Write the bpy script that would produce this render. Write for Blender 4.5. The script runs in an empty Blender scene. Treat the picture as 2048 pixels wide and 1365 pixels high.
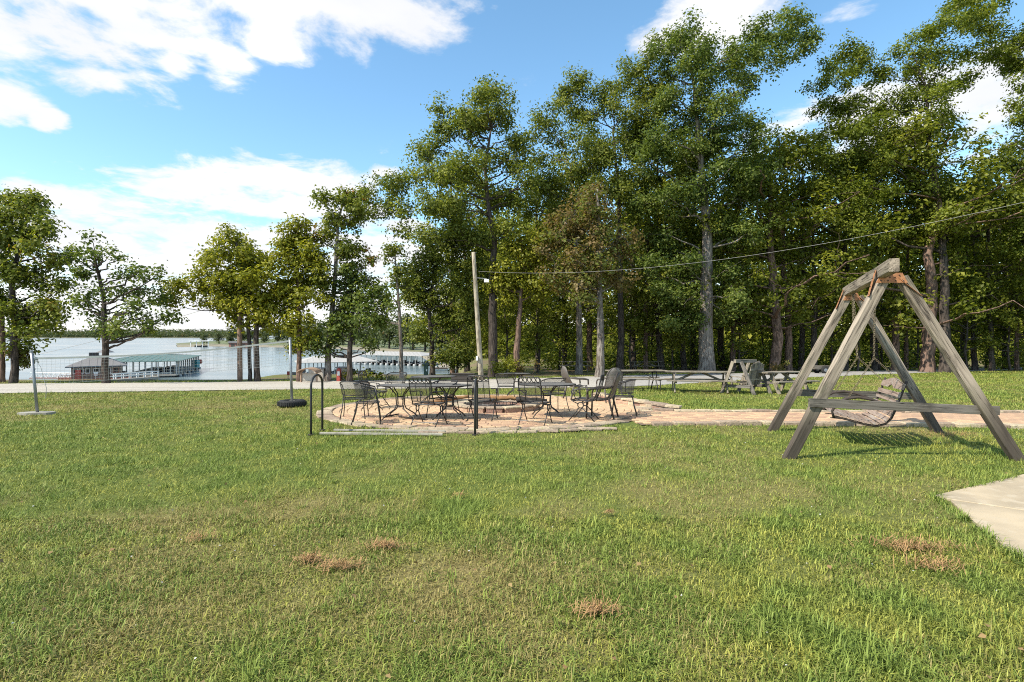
import bpy, math, random
import numpy as np
from mathutils import Vector, Matrix

# ------------------------------------------------------------------ camera, sky, sun, exposure
SC = bpy.context.scene
COL = SC.collection
F, CX, HY = 1080.0, 1024.0, 668.0        # focal length and horizon of the photograph in its own pixels
HC, SL = 1.4, 0.0352                     # camera height, slope of the lawn
WATER = -7.55
random.seed(7)

cam = bpy.data.cameras.new('camera')
cam.sensor_width = 36.0
cam.lens = 36.0 * F / 2048.0
cam.shift_y = -14.5 / 2048.0
cam.clip_start, cam.clip_end = 0.05, 20000
camo = bpy.data.objects.new('camera', cam)
camo.location = (0, 0, HC)
camo.rotation_euler = (math.radians(90), 0, 0)
COL.objects.link(camo)
SC.camera = camo

SUN_EL, SUN_AZ = math.radians(46), math.radians(-120)      # azimuth from +Y towards +X
sunv = Vector((math.sin(SUN_AZ) * math.cos(SUN_EL), math.cos(SUN_AZ) * math.cos(SUN_EL), math.sin(SUN_EL)))
sl = bpy.data.lights.new('sun', 'SUN')
sl.energy, sl.angle, sl.color = 4.5, math.radians(0.53), (1.0, 0.92, 0.79)
suno = bpy.data.objects.new('sun', sl)
suno.rotation_euler = sunv.to_track_quat('Z', 'Y').to_euler()
COL.objects.link(suno)

SC.view_settings.view_transform = 'Standard'
SC.view_settings.look = 'None'
SC.view_settings.gamma = 1.0
SC.view_settings.use_curve_mapping = False
SC.view_settings.exposure = 0.62
SC.cycles.max_bounces = 7
SC.cycles.diffuse_bounces = 3
SC.cycles.transmission_bounces = 5
SC.cycles.transparent_max_bounces = 10
SC.cycles.use_denoising = False
SC.cycles.pixel_filter_type = 'BLACKMAN_HARRIS'
SC.cycles.filter_width = 1.05


class NT:
    """tiny node-tree helper"""
    def __init__(s, tree):
        s.t = tree
        tree.nodes.clear()

    def n(s, typ, **kw):
        nd = s.t.nodes.new(typ)
        for k, v in kw.items():
            setattr(nd, k, v)
        return nd

    def put(s, sock, v):
        if isinstance(v, bpy.types.NodeSocket):
            s.t.links.new(v, sock)
        elif v is not None:
            if sock.type == 'RGBA' and not hasattr(v, '__len__'):
                v = (v, v, v, 1)
            elif sock.type == 'RGBA' and len(v) == 3:
                v = (*v, 1)
            sock.default_value = v

    def m(s, op, a, b=None, c=None, clamp=False):
        nd = s.n('ShaderNodeMath', operation=op, use_clamp=clamp)
        for i, v in enumerate((a, b, c)):
            if v is not None:
                s.put(nd.inputs[i], v)
        return nd.outputs[0]

    def mix(s, f, a, b, blend='MIX'):
        nd = s.n('ShaderNodeMix', data_type='RGBA', blend_type=blend)
        s.put(nd.inputs[0], f)
        s.put(nd.inputs[6], a)
        s.put(nd.inputs[7], b)
        return nd.outputs[2]

    def ss(s, x, lo, hi, a=0.0, b=1.0):
        nd = s.n('ShaderNodeMapRange', interpolation_type='SMOOTHSTEP')
        for i, v in enumerate((x, lo, hi, a, b)):
            s.put(nd.inputs[i], v)
        return nd.outputs[0]

    def noise(s, vec, scale, detail=4, rough=0.55, dist=0.0, out=0):
        nd = s.n('ShaderNodeTexNoise')
        s.put(nd.inputs['Vector'], vec)
        s.put(nd.inputs['Scale'], scale)
        s.put(nd.inputs['Detail'], detail)
        s.put(nd.inputs['Roughness'], rough)
        s.put(nd.inputs['Distortion'], dist)
        return nd.outputs[out]

    def mapping(s, vec, scale=(1, 1, 1), loc=(0, 0, 0)):
        nd = s.n('ShaderNodeMapping')
        s.put(nd.inputs[0], vec)
        nd.inputs['Scale'].default_value = scale
        nd.inputs['Location'].default_value = loc
        return nd.outputs[0]

    def ramp(s, f, stops):
        nd = s.n('ShaderNodeValToRGB')
        e = nd.color_ramp.elements
        while len(e) < len(stops):
            e.new(0.5)
        for el, (p, c) in zip(e, stops):
            el.position = p
            el.color = (*c, 1) if len(c) == 3 else c
        s.put(nd.inputs[0], f)
        return nd.outputs[0]


def build_world():
    w = bpy.data.worlds.new('World')
    SC.world = w
    w.use_nodes = True
    N = NT(w.node_tree)
    sky = N.n('ShaderNodeTexSky', sky_type='NISHITA', sun_disc=False)
    sky.sun_elevation, sky.sun_rotation = SUN_EL, SUN_AZ
    sky.air_density, sky.dust_density, sky.ozone_density = 1.0, 0.4, 2.5
    tc = N.n('ShaderNodeTexCoord')
    d = tc.outputs['Generated']
    sep = N.n('ShaderNodeSeparateXYZ')
    N.put(sep.inputs[0], d)
    x, y, z = sep.outputs
    az = N.m('ARCTAN2', x, y)
    el = N.m('ARCSINE', z)
    # cloud sheet seen in perspective
    zz = N.m('ADD', N.m('MAXIMUM', z, 0.0), 0.16)
    cv = N.n('ShaderNodeCombineXYZ')
    N.put(cv.inputs[0], N.m('DIVIDE', x, zz))
    N.put(cv.inputs[1], N.m('DIVIDE', y, zz))
    p = cv.outputs[0]
    fbm = N.noise(p, 3.0, 10, 0.6, 0.35)
    fine = N.noise(p, 9.0, 6, 0.6, 0.2)
    cover = N.noise(p, 0.62, 2, 0.5)

    def blob(px, py, rx, ry):
        a0 = math.atan((px - CX) / F)
        k = math.cos(a0)
        e0 = math.atan((HY - py) / F * k)
        ra, re = rx / F * k * k, ry / F * k
        u = N.m('MULTIPLY', N.m('SUBTRACT', az, a0), 1 / ra)
        v = N.m('MULTIPLY', N.m('SUBTRACT', el, e0), 1 / re)
        r2 = N.m('ADD', N.m('MULTIPLY', u, u), N.m('MULTIPLY', v, v))
        return N.m('SUBTRACT', 1.0, N.m('MULTIPLY', r2, 0.5))
    clouds = [(110, -10, 250, 85), (255, 55, 140, 85), (90, 105, 140, 55), (180, 150, 75, 22), (340, 120, 60, 30), (20, 195, 80, 32),
              (5, 225, 45, 18), (90, 235, 40, 20), (620, -20, 250, 65), (560, 85, 85, 28), (700, 60, 60, 40), (455, 132, 48, 36),
              (500, 385, 220, 52), (380, 340, 70, 18), (120, 412, 100, 32), (420, 480, 320, 55), (250, 560, 420, 90), (700, 500, 200, 60),
              (780, 345, 30, 12), (1420, 30, 130, 50), (1350, 70, 60, 30), (1700, 5, 80, 26), (1800, 240, 260, 55), (1980, 205, 150, 70), (500, 620, 800, 55), (640, 400, 140, 50), (330, 500, 300, 60), (120, 470, 160, 40), (250, 20, 200, 90)]
    acc = None
    for c in clouds:
        b = blob(*c)
        acc = b if acc is None else N.m('SMOOTH_MAX', acc, b, 0.12)
    acc = N.m('MAXIMUM', acc, -0.45)
    # outside the picture the same broken cloud goes on by chance
    rnd = N.m('MULTIPLY', N.m('SUBTRACT', cover, 0.5), 4.0)
    inside = N.m('MULTIPLY', N.ss(N.m('ABSOLUTE', az), 0.78, 0.98, 1.0, 0.0), N.ss(el, 0.60, 0.80, 1.0, 0.0))
    fld = N.m('ADD', N.m('MULTIPLY', acc, inside), N.m('MULTIPLY', rnd, N.m('SUBTRACT', 1.0, inside)))
    det = N.m('ADD', N.m('MULTIPLY', N.m('SUBTRACT', fbm, 0.5), 3.6), N.m('MULTIPLY', N.m('SUBTRACT', fine, 0.5), 1.3))
    dens = N.m('ADD', N.m('MULTIPLY', fld, 0.82), det)
    a = N.ss(dens, 0.0, 0.72)
    horizon = N.ss(el, 0.0, 0.16, 0.85, 0.0)
    a = N.m('MAXIMUM', a, horizon)
    a = N.m('MULTIPLY', a, N.ss(dens, -0.5, 1.2, 0.86, 0.99))
    shade = N.ss(N.noise(p, 1.7, 5, 0.55), 0.35, 0.7)
    ccol = N.mix(shade, (4.5, 4.55, 4.7), (5.35, 5.35, 5.4))
    hs = N.n('ShaderNodeHueSaturation')
    hs.inputs['Hue'].default_value = 0.487
    hs.inputs['Saturation'].default_value = 1.08
    hs.inputs['Value'].default_value = 1.27
    N.put(hs.inputs['Color'], sky.outputs[0])
    colr = N.mix(a, hs.outputs[0], ccol)
    bg = N.n('ShaderNodeBackground')
    N.put(bg.inputs[0], colr)
    bg.inputs[1].default_value = 0.14
    out = N.n('ShaderNodeOutputWorld')
    w.node_tree.links.new(bg.outputs[0], out.inputs[0])


build_world()

# ------------------------------------------------------------------ helpers


def sstep(a, b, x):
    t = np.clip((np.asarray(x, float) - a) / (b - a), 0, 1)
    return t * t * (3 - 2 * t)


def vnoise(x, y, seed=0):
    """smooth value noise, numpy"""
    x = np.asarray(x, float)
    y = np.asarray(y, float)
    xi, yi = np.floor(x).astype(np.int64), np.floor(y).astype(np.int64)
    fx, fy = x - xi, y - yi
    fx, fy = fx * fx * (3 - 2 * fx), fy * fy * (3 - 2 * fy)

    def h(i, j):
        n = (i * 374761393 + j * 668265263 + seed * 1442695041) & 0x7fffffff
        n = ((n ^ (n >> 13)) * 1274126177) & 0x7fffffff
        return ((n ^ (n >> 16)) & 0xffff) / 65535.0
    return (h(xi, yi) * (1 - fx) + h(xi + 1, yi) * fx) * (1 - fy) + (h(xi, yi + 1) * (1 - fx) + h(xi + 1, yi + 1) * fx) * fy


def fbm2(x, y, seed=0, o=4):
    v, a, t = 0, 1.0, 0
    for i in range(o):
        v = v + a * vnoise(np.asarray(x) * 2 ** i, np.asarray(y) * 2 ** i, seed + i)
        t += a
        a *= 0.5
    return v / t


def gz(x, y):
    """height of the ground"""
    x = np.asarray(x, float)
    y = np.asarray(y, float)
    yy = np.maximum(y, 1.0)
    r = x / yy
    base = -SL * np.minimum(y, 55) - 0.006 * np.maximum(0, y - 55)
    left = 1 - sstep(-0.15, -0.06, r)
    y0 = 28 + 7 * sstep(-0.50, -0.42, r)
    t = np.maximum(0, y - y0)
    drop = 0.13 * t * t / (t + 4)
    z = base - left * drop
    return np.maximum(z, -9.5)


def G(x, y):
    return float(gz(x, y))


def gd(py):
    """distance at which picture row py meets the lawn"""
    return HC * F / (py - HY - SL * F)


def gp(px, py):
    d = gd(py)
    x = (px - CX) / F * d
    return Vector((x, d, G(x, d)))


def at(px, py, d):
    return Vector(((px - CX) / F * d, d, HC - (py - HY) / F * d))


def on(px, d):
    x = (px - CX) / F * d
    return Vector((x, d, G(x, d)))


class MB:
    def __init__(s):
        s.v, s.f, s.m = [], [], []
        s.mi = 0

    def add(s, vs, fs):
        o = len(s.v)
        s.v += [tuple(p) for p in vs]
        s.f += [tuple(i + o for i in f) for f in fs]
        s.m += [s.mi] * len(fs)
        return s

    def box(s, c, size, M=None):
        hx, hy, hz = size[0] / 2, size[1] / 2, size[2] / 2
        P = [Vector((c[0] + a * hx, c[1] + b * hy, c[2] + e * hz)) for e in (-1, 1) for a, b in ((-1, -1), (1, -1), (1, 1), (-1, 1))]
        if M:
            P = [M @ p for p in P]
        return s.add(P, [(3, 2, 1, 0), (4, 5, 6, 7), (0, 1, 5, 4), (1, 2, 6, 5), (2, 3, 7, 6), (3, 0, 4, 7)])

    def bar(s, p0, p1, w, h, up=(0, 0, 1)):
        p0, p1 = Vector(p0), Vector(p1)
        M, L = frame(p0, p1, up)
        return s.box((L / 2, 0, 0), (L, w, h), M)

    def tube(s, pts, r, n=6, cap=True, closed=False):
        pts = [Vector(p) for p in pts]
        rs = r if hasattr(r, '__len__') else [r] * len(pts)
        vs, fs = [], []
        prev = None
        K = len(pts)
        for i, p in enumerate(pts):
            if closed:
                t = pts[(i + 1) % K] - pts[i - 1]
            else:
                t = pts[min(i + 1, K - 1)] - pts[max(i - 1, 0)]
            t = t.normalized() if t.length > 1e-9 else Vector((0, 0, 1))
            if prev is None:
                a = t.orthogonal().normalized()
            else:
                a = prev - t * prev.dot(t)
                a = a.normalized() if a.length > 1e-6 else t.orthogonal().normalized()
            prev = a
            b = t.cross(a)
            for k in range(n):
                an = 2 * math.pi * k / n
                vs.append(p + (a * math.cos(an) + b * math.sin(an)) * rs[i])
        R = K if closed else K - 1
        for i in range(R):
            j = (i + 1) % K
            for k in range(n):
                q = (k + 1) % n
                fs.append((i * n + k, i * n + q, j * n + q, j * n + k))
        if cap and not closed:
            fs.append(tuple(range(n - 1, -1, -1)))
            fs.append(tuple((K - 1) * n + k for k in range(n)))
        return s.add(vs, fs)

    def lathe(s, prof, n=20, M=None, closed=False):
        vs, fs = [], []
        for r, z in prof:
            for k in range(n):
                a = 2 * math.pi * k / n
                p = Vector((r * math.cos(a), r * math.sin(a), z))
                vs.append(M @ p if M else p)
        R = len(prof)
        for i in range(R if closed else R - 1):
            j = (i + 1) % R
            for k in range(n):
                q = (k + 1) % n
                fs.append((i * n + k, i * n + q, j * n + q, j * n + k))
        if not closed:
            fs.append(tuple(range(n - 1, -1, -1)))
            fs.append(tuple((R - 1) * n + k for k in range(n)))
        return s.add(vs, fs)

    def prism(s, poly, z0, z1, M=None):
        n = len(poly)
        P = [Vector((x, y, z0)) for x, y in poly] + [Vector((x, y, z1)) for x, y in poly]
        if M:
            P = [M @ p for p in P]
        fs = [tuple(range(n - 1, -1, -1)), tuple(range(n, 2 * n))]
        fs += [(i, (i + 1) % n, n + (i + 1) % n, n + i) for i in range(n)]
        return s.add(P, fs)

    def surf(s, grid):
        """open sheet from rows of points"""
        R, C_ = len(grid), len(grid[0])
        vs = [p for row in grid for p in row]
        fs = [(i * C_ + j, i * C_ + j + 1, (i + 1) * C_ + j + 1, (i + 1) * C_ + j) for i in range(R - 1) for j in range(C_ - 1)]
        return s.add(vs, fs)

    def slab(s, grid, off):
        """closed thick sheet: grid plus the same grid moved by off"""
        off = Vector(off)
        R, C_ = len(grid), len(grid[0])
        top = [[Vector(p) for p in r] for r in grid]
        vs = [p for r in top for p in r] + [p + off for r in top for p in r]
        n = R * C_
        fs = []
        for i in range(R - 1):
            for j in range(C_ - 1):
                q = (i * C_ + j, i * C_ + j + 1, (i + 1) * C_ + j + 1, (i + 1) * C_ + j)
                fs.append(q)
                fs.append(tuple(k + n for k in reversed(q)))
        rim = [j for j in range(C_)] + [i * C_ + C_ - 1 for i in range(1, R)] + [(R - 1) * C_ + j for j in range(C_ - 2, -1, -1)] + [i * C_ for i in range(R - 2, 0, -1)]
        for a, b in zip(rim, rim[1:] + rim[:1]):
            fs.append((b, a, a + n, b + n))
        return s.add(vs, fs)

    def data(s, name, mats, smooth=False):
        me = bpy.data.meshes.new(name)
        me.from_pydata(s.v, [], s.f)
        for m in (mats if isinstance(mats, (list, tuple)) else [mats]):
            me.materials.append(m)
        if len(set(s.m)) > 1:
            me.polygons.foreach_set('material_index', s.m)
        if smooth:
            me.polygons.foreach_set('use_smooth', [True] * len(s.f))
        me.update()
        return me


def frame(p0, p1, up=(0, 0, 1)):
    """matrix whose X runs from p0 to p1, Z close to up; and the length"""
    p0, p1 = Vector(p0), Vector(p1)
    x = p1 - p0
    L = x.length
    x = x / L
    z = Vector(up)
    z = z - x * z.dot(x)
    if z.length < 1e-5:
        z = x.orthogonal()
    z.normalize()
    y = z.cross(x)
    M = Matrix(((x.x, y.x, z.x, p0.x), (x.y, y.y, z.y, p0.y), (x.z, y.z, z.z, p0.z), (0, 0, 0, 1)))
    return M, L


def link(name, me, parent=None, M=None):
    o = bpy.data.objects.new(name, me)
    COL.objects.link(o)
    if parent:
        o.parent = parent
    if M is not None:
        o.matrix_basis = M
    return o


def obj(name, mb, mat, parent=None, M=None, smooth=False):
    return link(name, mb.data(name, mat, smooth), parent, M)


def tag(o, label=None, cat=None, group=None, kind=None):
    for k, v in (('label', label), ('category', cat), ('group', group), ('kind', kind)):
        if v:
            o[k] = v
    return o


def thing(name, label, cat, loc=(0, 0, 0), group=None):
    o = bpy.data.objects.new(name, None)
    o.empty_display_size = 0.2
    COL.objects.link(o)
    o.location = loc
    return tag(o, label, cat, group)


TILT = Matrix.Rotation(-math.atan(SL), 4, 'X')


def place(root, p, yaw=0.0, sc=1.0, tilt=True):
    M = Matrix.Translation(p) @ (TILT if tilt else Matrix.Identity(4)) @ Matrix.Rotation(yaw, 4, 'Z') @ Matrix.Scale(sc, 4)
    root.matrix_basis = M
    return root


def dup(root, label=None, group=None):
    def cp(o, par):
        c = o.copy()
        COL.objects.link(c)
        c.parent = par
        for ch in [k for k in bpy.data.objects if k.parent == o]:
            cp(ch, c)
        return c
    kids = [k for k in bpy.data.objects if k.parent == root]
    r = root.copy()
    COL.objects.link(r)
    for k in kids:
        cp(k, r)
    if label:
        r['label'] = label
    if group:
        r['group'] = group
    return r


_tj = random.Random(3)


def timber(name, p0, p1, w, h, mat, parent=None, up=(0, 0, 1), seg=5, jit=0.003, ch=0.08, origin=None):
    """a sawn timber lying along its own X axis, edges rounded, sides not quite true"""
    if origin is not None:
        p0, p1 = Vector(p0) - Vector(origin), Vector(p1) - Vector(origin)
    M, L = frame(p0, p1, up)
    c = min(w, h) * ch
    sec = [(-w / 2 + c, -h / 2), (w / 2 - c, -h / 2), (w / 2, -h / 2 + c), (w / 2, h / 2 - c), (w / 2 - c, h / 2), (-w / 2 + c, h / 2), (-w / 2, h / 2 - c), (-w / 2, -h / 2 + c)]
    vs, fs = [], []
    for i in range(seg + 1):
        dy, dz = _tj.uniform(-jit, jit), _tj.uniform(-jit, jit)
        for (a, b) in sec:
            vs.append((L * i / seg, a + dy + _tj.uniform(-jit, jit) * .4, b + dz + _tj.uniform(-jit, jit) * .4))
    for i in range(seg):
        for k in range(8):
            q = (k + 1) % 8
            fs.append((i * 8 + k, i * 8 + q, (i + 1) * 8 + q, (i + 1) * 8 + k))
    fs.append(tuple(range(7, -1, -1)))
    fs.append(tuple(seg * 8 + k for k in range(8)))
    mb = MB().add(vs, fs)
    return obj(name, mb, mat, parent, M)


def npmesh(name, verts, quads=None, tris=None, mats=(), attrs=None, smooth=False):
    me = bpy.data.meshes.new(name)
    nq = 0 if quads is None else len(quads)
    nt = 0 if tris is None else len(tris)
    me.vertices.add(len(verts))
    me.vertices.foreach_set('co', np.ascontiguousarray(verts, dtype=np.float32).ravel())
    idx = []
    if nq:
        idx.append(np.asarray(quads, np.int32).ravel())
    if nt:
        idx.append(np.asarray(tris, np.int32).ravel())
    idx = np.concatenate(idx)
    me.loops.add(len(idx))
    me.loops.foreach_set('vertex_index', idx)
    tot = np.concatenate([np.full(nq, 4, np.int32), np.full(nt, 3, np.int32)])
    st = np.concatenate([[0], np.cumsum(tot)[:-1]]).astype(np.int32)
    me.polygons.add(nq + nt)
    me.polygons.foreach_set('loop_start', st)
    me.polygons.foreach_set('loop_total', tot)
    if smooth:
        me.polygons.foreach_set('use_smooth', np.ones(nq + nt, bool))
    for m in mats:
        me.materials.append(m)
    for k, v in (attrs or {}).items():
        a = me.attributes.new(k, 'FLOAT', 'POINT')
        a.data.foreach_set('value', np.ascontiguousarray(v, dtype=np.float32))
    me.update(calc_edges=True)
    return me


# ------------------------------------------------------------------ materials
def new_mat(name):
    m = bpy.data.materials.new(name)
    m.use_nodes = True
    N = NT(m.node_tree)
    out = N.n('ShaderNodeOutputMaterial')
    return m, N, out


def principled(N, out, col, rough=0.6, metal=0.0, bump=None, bstr=0.3, bdist=0.01, spec=0.5):
    b = N.n('ShaderNodeBsdfPrincipled')
    N.put(b.inputs['Base Color'], col)
    N.put(b.inputs['Roughness'], rough)
    N.put(b.inputs['Metallic'], metal)
    N.put(b.inputs['Specular IOR Level'], spec)
    if bump is not None:
        bm = N.n('ShaderNodeBump')
        bm.inputs['Strength'].default_value = bstr
        bm.inputs['Distance'].default_value = bdist
        N.put(bm.inputs['Height'], bump)
        N.t.links.new(bm.outputs[0], b.inputs['Normal'])
    N.t.links.new(b.outputs[0], out.inputs[0])
    return b


def wood(name, c0, c1, cdark, green=None, gamount=0.3, grain=1.0, foot=0.0, patch=0.7, crk=1.0):
    m, N, out = new_mat(name)
    tc = N.n('ShaderNodeTexCoord')
    oi = N.n('ShaderNodeObjectInfo')
    off = N.n('ShaderNodeVectorMath', operation='ADD')
    N.put(off.inputs[0], tc.outputs['Object'])
    cx = N.n('ShaderNodeCombineXYZ')
    N.put(cx.inputs[0], N.m('MULTIPLY', oi.outputs['Random'], 37.0))
    N.put(cx.inputs[1], N.m('MULTIPLY', oi.outputs['Random'], 11.0))
    N.put(off.inputs[1], cx.outputs[0])
    v = off.outputs[0]
    g1 = N.noise(N.mapping(v, (1.6 * grain, 34 * grain, 34 * grain)), 1.0, 5, 0.6, 0.6)
    g2 = N.noise(N.mapping(v, (3.0 * grain, 90 * grain, 90 * grain)), 1.0, 3, 0.6)
    big = N.noise(N.mapping(v, (2.2, 7, 7)), 1.0, 4, 0.6)
    col = N.mix(N.ss(g1, 0.3, 0.7), c0, c1)
    col = N.mix(N.m('MULTIPLY', N.ss(g2, 0.52, 0.66), 0.8), col, cdark)
    col = N.mix(N.m('MULTIPLY', N.ss(big, 0.48, 0.68), patch), col, cdark)
    if green:
        gg = N.noise(N.mapping(v, (1.3, 5, 5), (5, 2, 1)), 1.0, 4, 0.6)
        col = N.mix(N.m('MULTIPLY', N.ss(gg, 0.48, 0.68), gamount), col, green)
    g3 = N.noise(N.mapping(v, (0.75, 26, 26), (3, 1, 7)), 1.0, 3, 0.5)
    crack = N.ss(N.m('ABSOLUTE', N.m('SUBTRACT', g3, 0.5)), 0.006, 0.026, 0.9, 0.0)
    col = N.mix(N.m('MULTIPLY', crack, N.ss(big, 0.40, 0.56, 0.0, crk)), col, tuple(c * 0.45 for c in cdark))
    if foot:        # darker, with a ragged edge, towards the buried end, which lies at x = 0
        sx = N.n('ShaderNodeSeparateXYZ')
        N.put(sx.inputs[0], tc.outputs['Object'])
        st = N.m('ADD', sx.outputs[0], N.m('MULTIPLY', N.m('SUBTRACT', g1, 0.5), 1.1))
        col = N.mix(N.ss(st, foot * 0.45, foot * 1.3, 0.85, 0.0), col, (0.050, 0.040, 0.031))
    spot = N.n('ShaderNodeTexVoronoi')
    N.put(spot.inputs['Vector'], N.mapping(v, (2.3, 9, 9)))
    spot.inputs['Scale'].default_value = 1.0
    knot = N.ss(spot.outputs['Distance'], 0.05, 0.12, 0.8, 0.0)
    col = N.mix(knot, col, cdark)
    h = N.m('ADD', N.m('MULTIPLY', g1, 0.6), N.m('MULTIPLY', g2, 0.4))
    principled(N, out, col, 0.85, 0, h, 0.55, 0.006, 0.25)
    return m


def speck(name, c0, c1, scale, rough=0.9, bscale=None, bstr=0.4, bdist=0.01, c2=None, coord='Object', vary=0.0):
    m, N, out = new_mat(name)
    tc = N.n('ShaderNodeTexCoord')
    v = tc.outputs[coord]
    a = N.noise(v, scale, 5, 0.6)
    col = N.mix(N.ss(a, 0.32, 0.68), c0, c1)
    if c2:
        b = N.noise(v, scale * 5.3, 3, 0.6)
        col = N.mix(N.m('MULTIPLY', N.ss(b, 0.52, 0.66), 0.7), col, c2)
    if vary:
        oi = N.n('ShaderNodeObjectInfo')
        hs = N.n('ShaderNodeHueSaturation')
        N.put(hs.inputs['Value'], N.m('ADD', 1.0 - vary, N.m('MULTIPLY', oi.outputs['Random'], 2 * vary)))
        N.put(hs.inputs['Hue'], N.m('ADD', 0.5 - vary * .06, N.m('MULTIPLY', oi.outputs['Random'], vary * .12)))
        N.put(hs.inputs['Color'], col)
        col = hs.outputs[0]
    h = N.noise(v, bscale or scale * 3, 4, 0.65)
    principled(N, out, col, rough, 0, h, bstr, bdist, 0.25)
    return m


def paint(name, col, rough=0.5, metal=0.0, dirt=0.25, scale=6.0, spec=0.4):
    m, N, out = new_mat(name)
    tc = N.n('ShaderNodeTexCoord')
    a = N.noise(tc.outputs['Object'], scale, 5, 0.65)
    c = N.mix(N.m('MULTIPLY', N.ss(a, 0.45, 0.75), dirt), col, tuple(v * 0.45 + 0.02 for v in col))
    principled(N, out, c, N.ss(a, 0.2, 0.8, rough * 0.8, min(1, rough * 1.25)), metal, a, 0.08, 0.003, spec)
    return m


def mesh_metal(name, col, open_=0.5, pitch=0.016):
    """expanded-metal sheet: real holes, procedural"""
    m, N, out = new_mat(name)
    tc = N.n('ShaderNodeTexCoord')
    v = N.mapping(tc.outputs['Object'], (1 / pitch,) * 3)
    w1 = N.n('ShaderNodeSeparateXYZ')
    N.put(w1.inputs[0], v)

    def tri(s):
        return N.m('ABSOLUTE', N.m('SUBTRACT', N.m('FRACT', s), 0.5))
    a = N.m('ADD', w1.outputs[0], N.m('ADD', w1.outputs[1], w1.outputs[2]))
    b = N.m('SUBTRACT', w1.outputs[0], N.m('SUBTRACT', w1.outputs[1], w1.outputs[2]))
    k = N.m('MAXIMUM', tri(a), tri(b))
    hole = N.m('LESS_THAN', k, 0.5 * math.sqrt(open_))
    bs = N.n('ShaderNodeBsdfPrincipled')
    N.put(bs.inputs['Base Color'], col)
    bs.inputs['Roughness'].default_value = 0.5
    tr = N.n('ShaderNodeBsdfTransparent')
    mx = N.n('ShaderNodeMixShader')
    N.put(mx.inputs[0], hole)
    N.t.links.new(bs.outputs[0], mx.inputs[1])
    N.t.links.new(tr.outputs[0], mx.inputs[2])
    N.t.links.new(mx.outputs[0], out.inputs[0])
    return m


def foliage(name, dark, mid, light, odd=None, odd_amt=0.0, trans=0.35, rough=0.45):
    """leaf colours run with the per-leaf value 'rnd' and the per-bunch value 'hue'"""
    m, N, out = new_mat(name)
    a = N.n('ShaderNodeAttribute', attribute_name='rnd').outputs['Fac']
    h = N.n('ShaderNodeAttribute', attribute_name='hue').outputs['Fac']
    f = N.m('ADD', N.m('MULTIPLY', a, 0.55), N.m('MULTIPLY', h, 0.45))
    col = N.ramp(f, [(0.12, dark), (0.5, mid), (0.9, light)])
    if odd:
        k = N.m('MULTIPLY', N.ss(h, 1.0 - odd_amt, 1.0 - odd_amt + 0.08), N.ss(a, 0.15, 0.4))
        col = N.mix(k, col, odd)
    b = N.n('ShaderNodeBsdfPrincipled')
    N.put(b.inputs['Base Color'], col)
    b.inputs['Roughness'].default_value = rough
    b.inputs['Specular IOR Level'].default_value = 0.16
    t = N.n('ShaderNodeBsdfTranslucent')
    N.put(t.inputs[0], N.mix(1.0, col, (1.25, 1.3, 0.6), 'MULTIPLY'))
    mx = N.n('ShaderNodeMixShader')
    mx.inputs[0].default_value = trans
    N.t.links.new(b.outputs[0], mx.inputs[1])
    N.t.links.new(t.outputs[0], mx.inputs[2])
    N.t.links.new(mx.outputs[0], out.inputs[0])
    return m


def bark(name, c0, c1, cd):
    m, N, out = new_mat(name)
    tc = N.n('ShaderNodeTexCoord')
    v = tc.outputs['Object']
    a = N.noise(N.mapping(v, (14, 14, 2.2)), 1.0, 5, 0.65, 0.4)
    b = N.noise(v, 0.9, 4, 0.6)
    c = N.noise(N.mapping(v, (30, 30, 9)), 1.0, 3, 0.6)
    col = N.mix(N.ss(b, 0.35, 0.65), c0, c1)
    col = N.mix(N.ss(a, 0.58, 0.40, 0.0, 0.9), col, cd)
    h = N.m('ADD', a, N.m('MULTIPLY', c, 0.4))
    principled(N, out, col, 0.95, 0, h, 0.9, 0.05, 0.1)
    return m


M = {}
M['timber'] = wood('weathered_timber', (0.40, 0.335, 0.255), (0.22, 0.18, 0.135), (0.05, 0.040, 0.030), (0.17, 0.175, 0.10), 0.35, 0.6)
M['timber_dark'] = wood('dark_weathered_timber', (0.20, 0.18, 0.15), (0.12, 0.105, 0.085), (0.03, 0.026, 0.022), (0.10, 0.11, 0.07), 0.35, 0.55)
M['timber_leg'] = wood('dark_foot_timber', (0.40, 0.335, 0.255), (0.22, 0.18, 0.135), (0.05, 0.040, 0.030), (0.17, 0.175, 0.10), 0.3, 0.6, 0.95)
M['slat'] = wood('red_brown_slat', (0.36, 0.285, 0.23), (0.27, 0.19, 0.145), (0.09, 0.06, 0.045), (0.36, 0.325, 0.28), 0.9, 0.6, 0.0, 0.15, 0.25)
M['picnic'] = wood('grey_picnic_wood', (0.37, 0.315, 0.24), (0.21, 0.18, 0.135), (0.07, 0.057, 0.045), (0.22, 0.23, 0.16), 0.35)
M['picnic_dark'] = wood('dark_picnic_wood', (0.22, 0.20, 0.17), (0.13, 0.115, 0.10), (0.04, 0.036, 0.03))
M['pole'] = wood('pole_wood', (0.46, 0.41, 0.31), (0.34, 0.29, 0.21), (0.13, 0.10, 0.07))
M['pole_brown'] = wood('brown_pole_wood', (0.30, 0.20, 0.145), (0.22, 0.15, 0.11), (0.08, 0.055, 0.04))
M['pale_board'] = speck('pale_board', (0.42, 0.39, 0.32), (0.29, 0.265, 0.21), 5, 0.8)
M['rust'] = speck('rusty_bracket', (0.50, 0.245, 0.115), (0.36, 0.16, 0.075), 9, 0.75, bstr=0.15, c2=(0.20, 0.085, 0.05))
M['bolt'] = paint('bolt_steel', (0.07, 0.05, 0.045), 0.6, 0.6)
M['chain'] = speck('rusty_chain', (0.21, 0.18, 0.115), (0.12, 0.09, 0.055), 30, 0.6, bstr=0.1)
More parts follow.
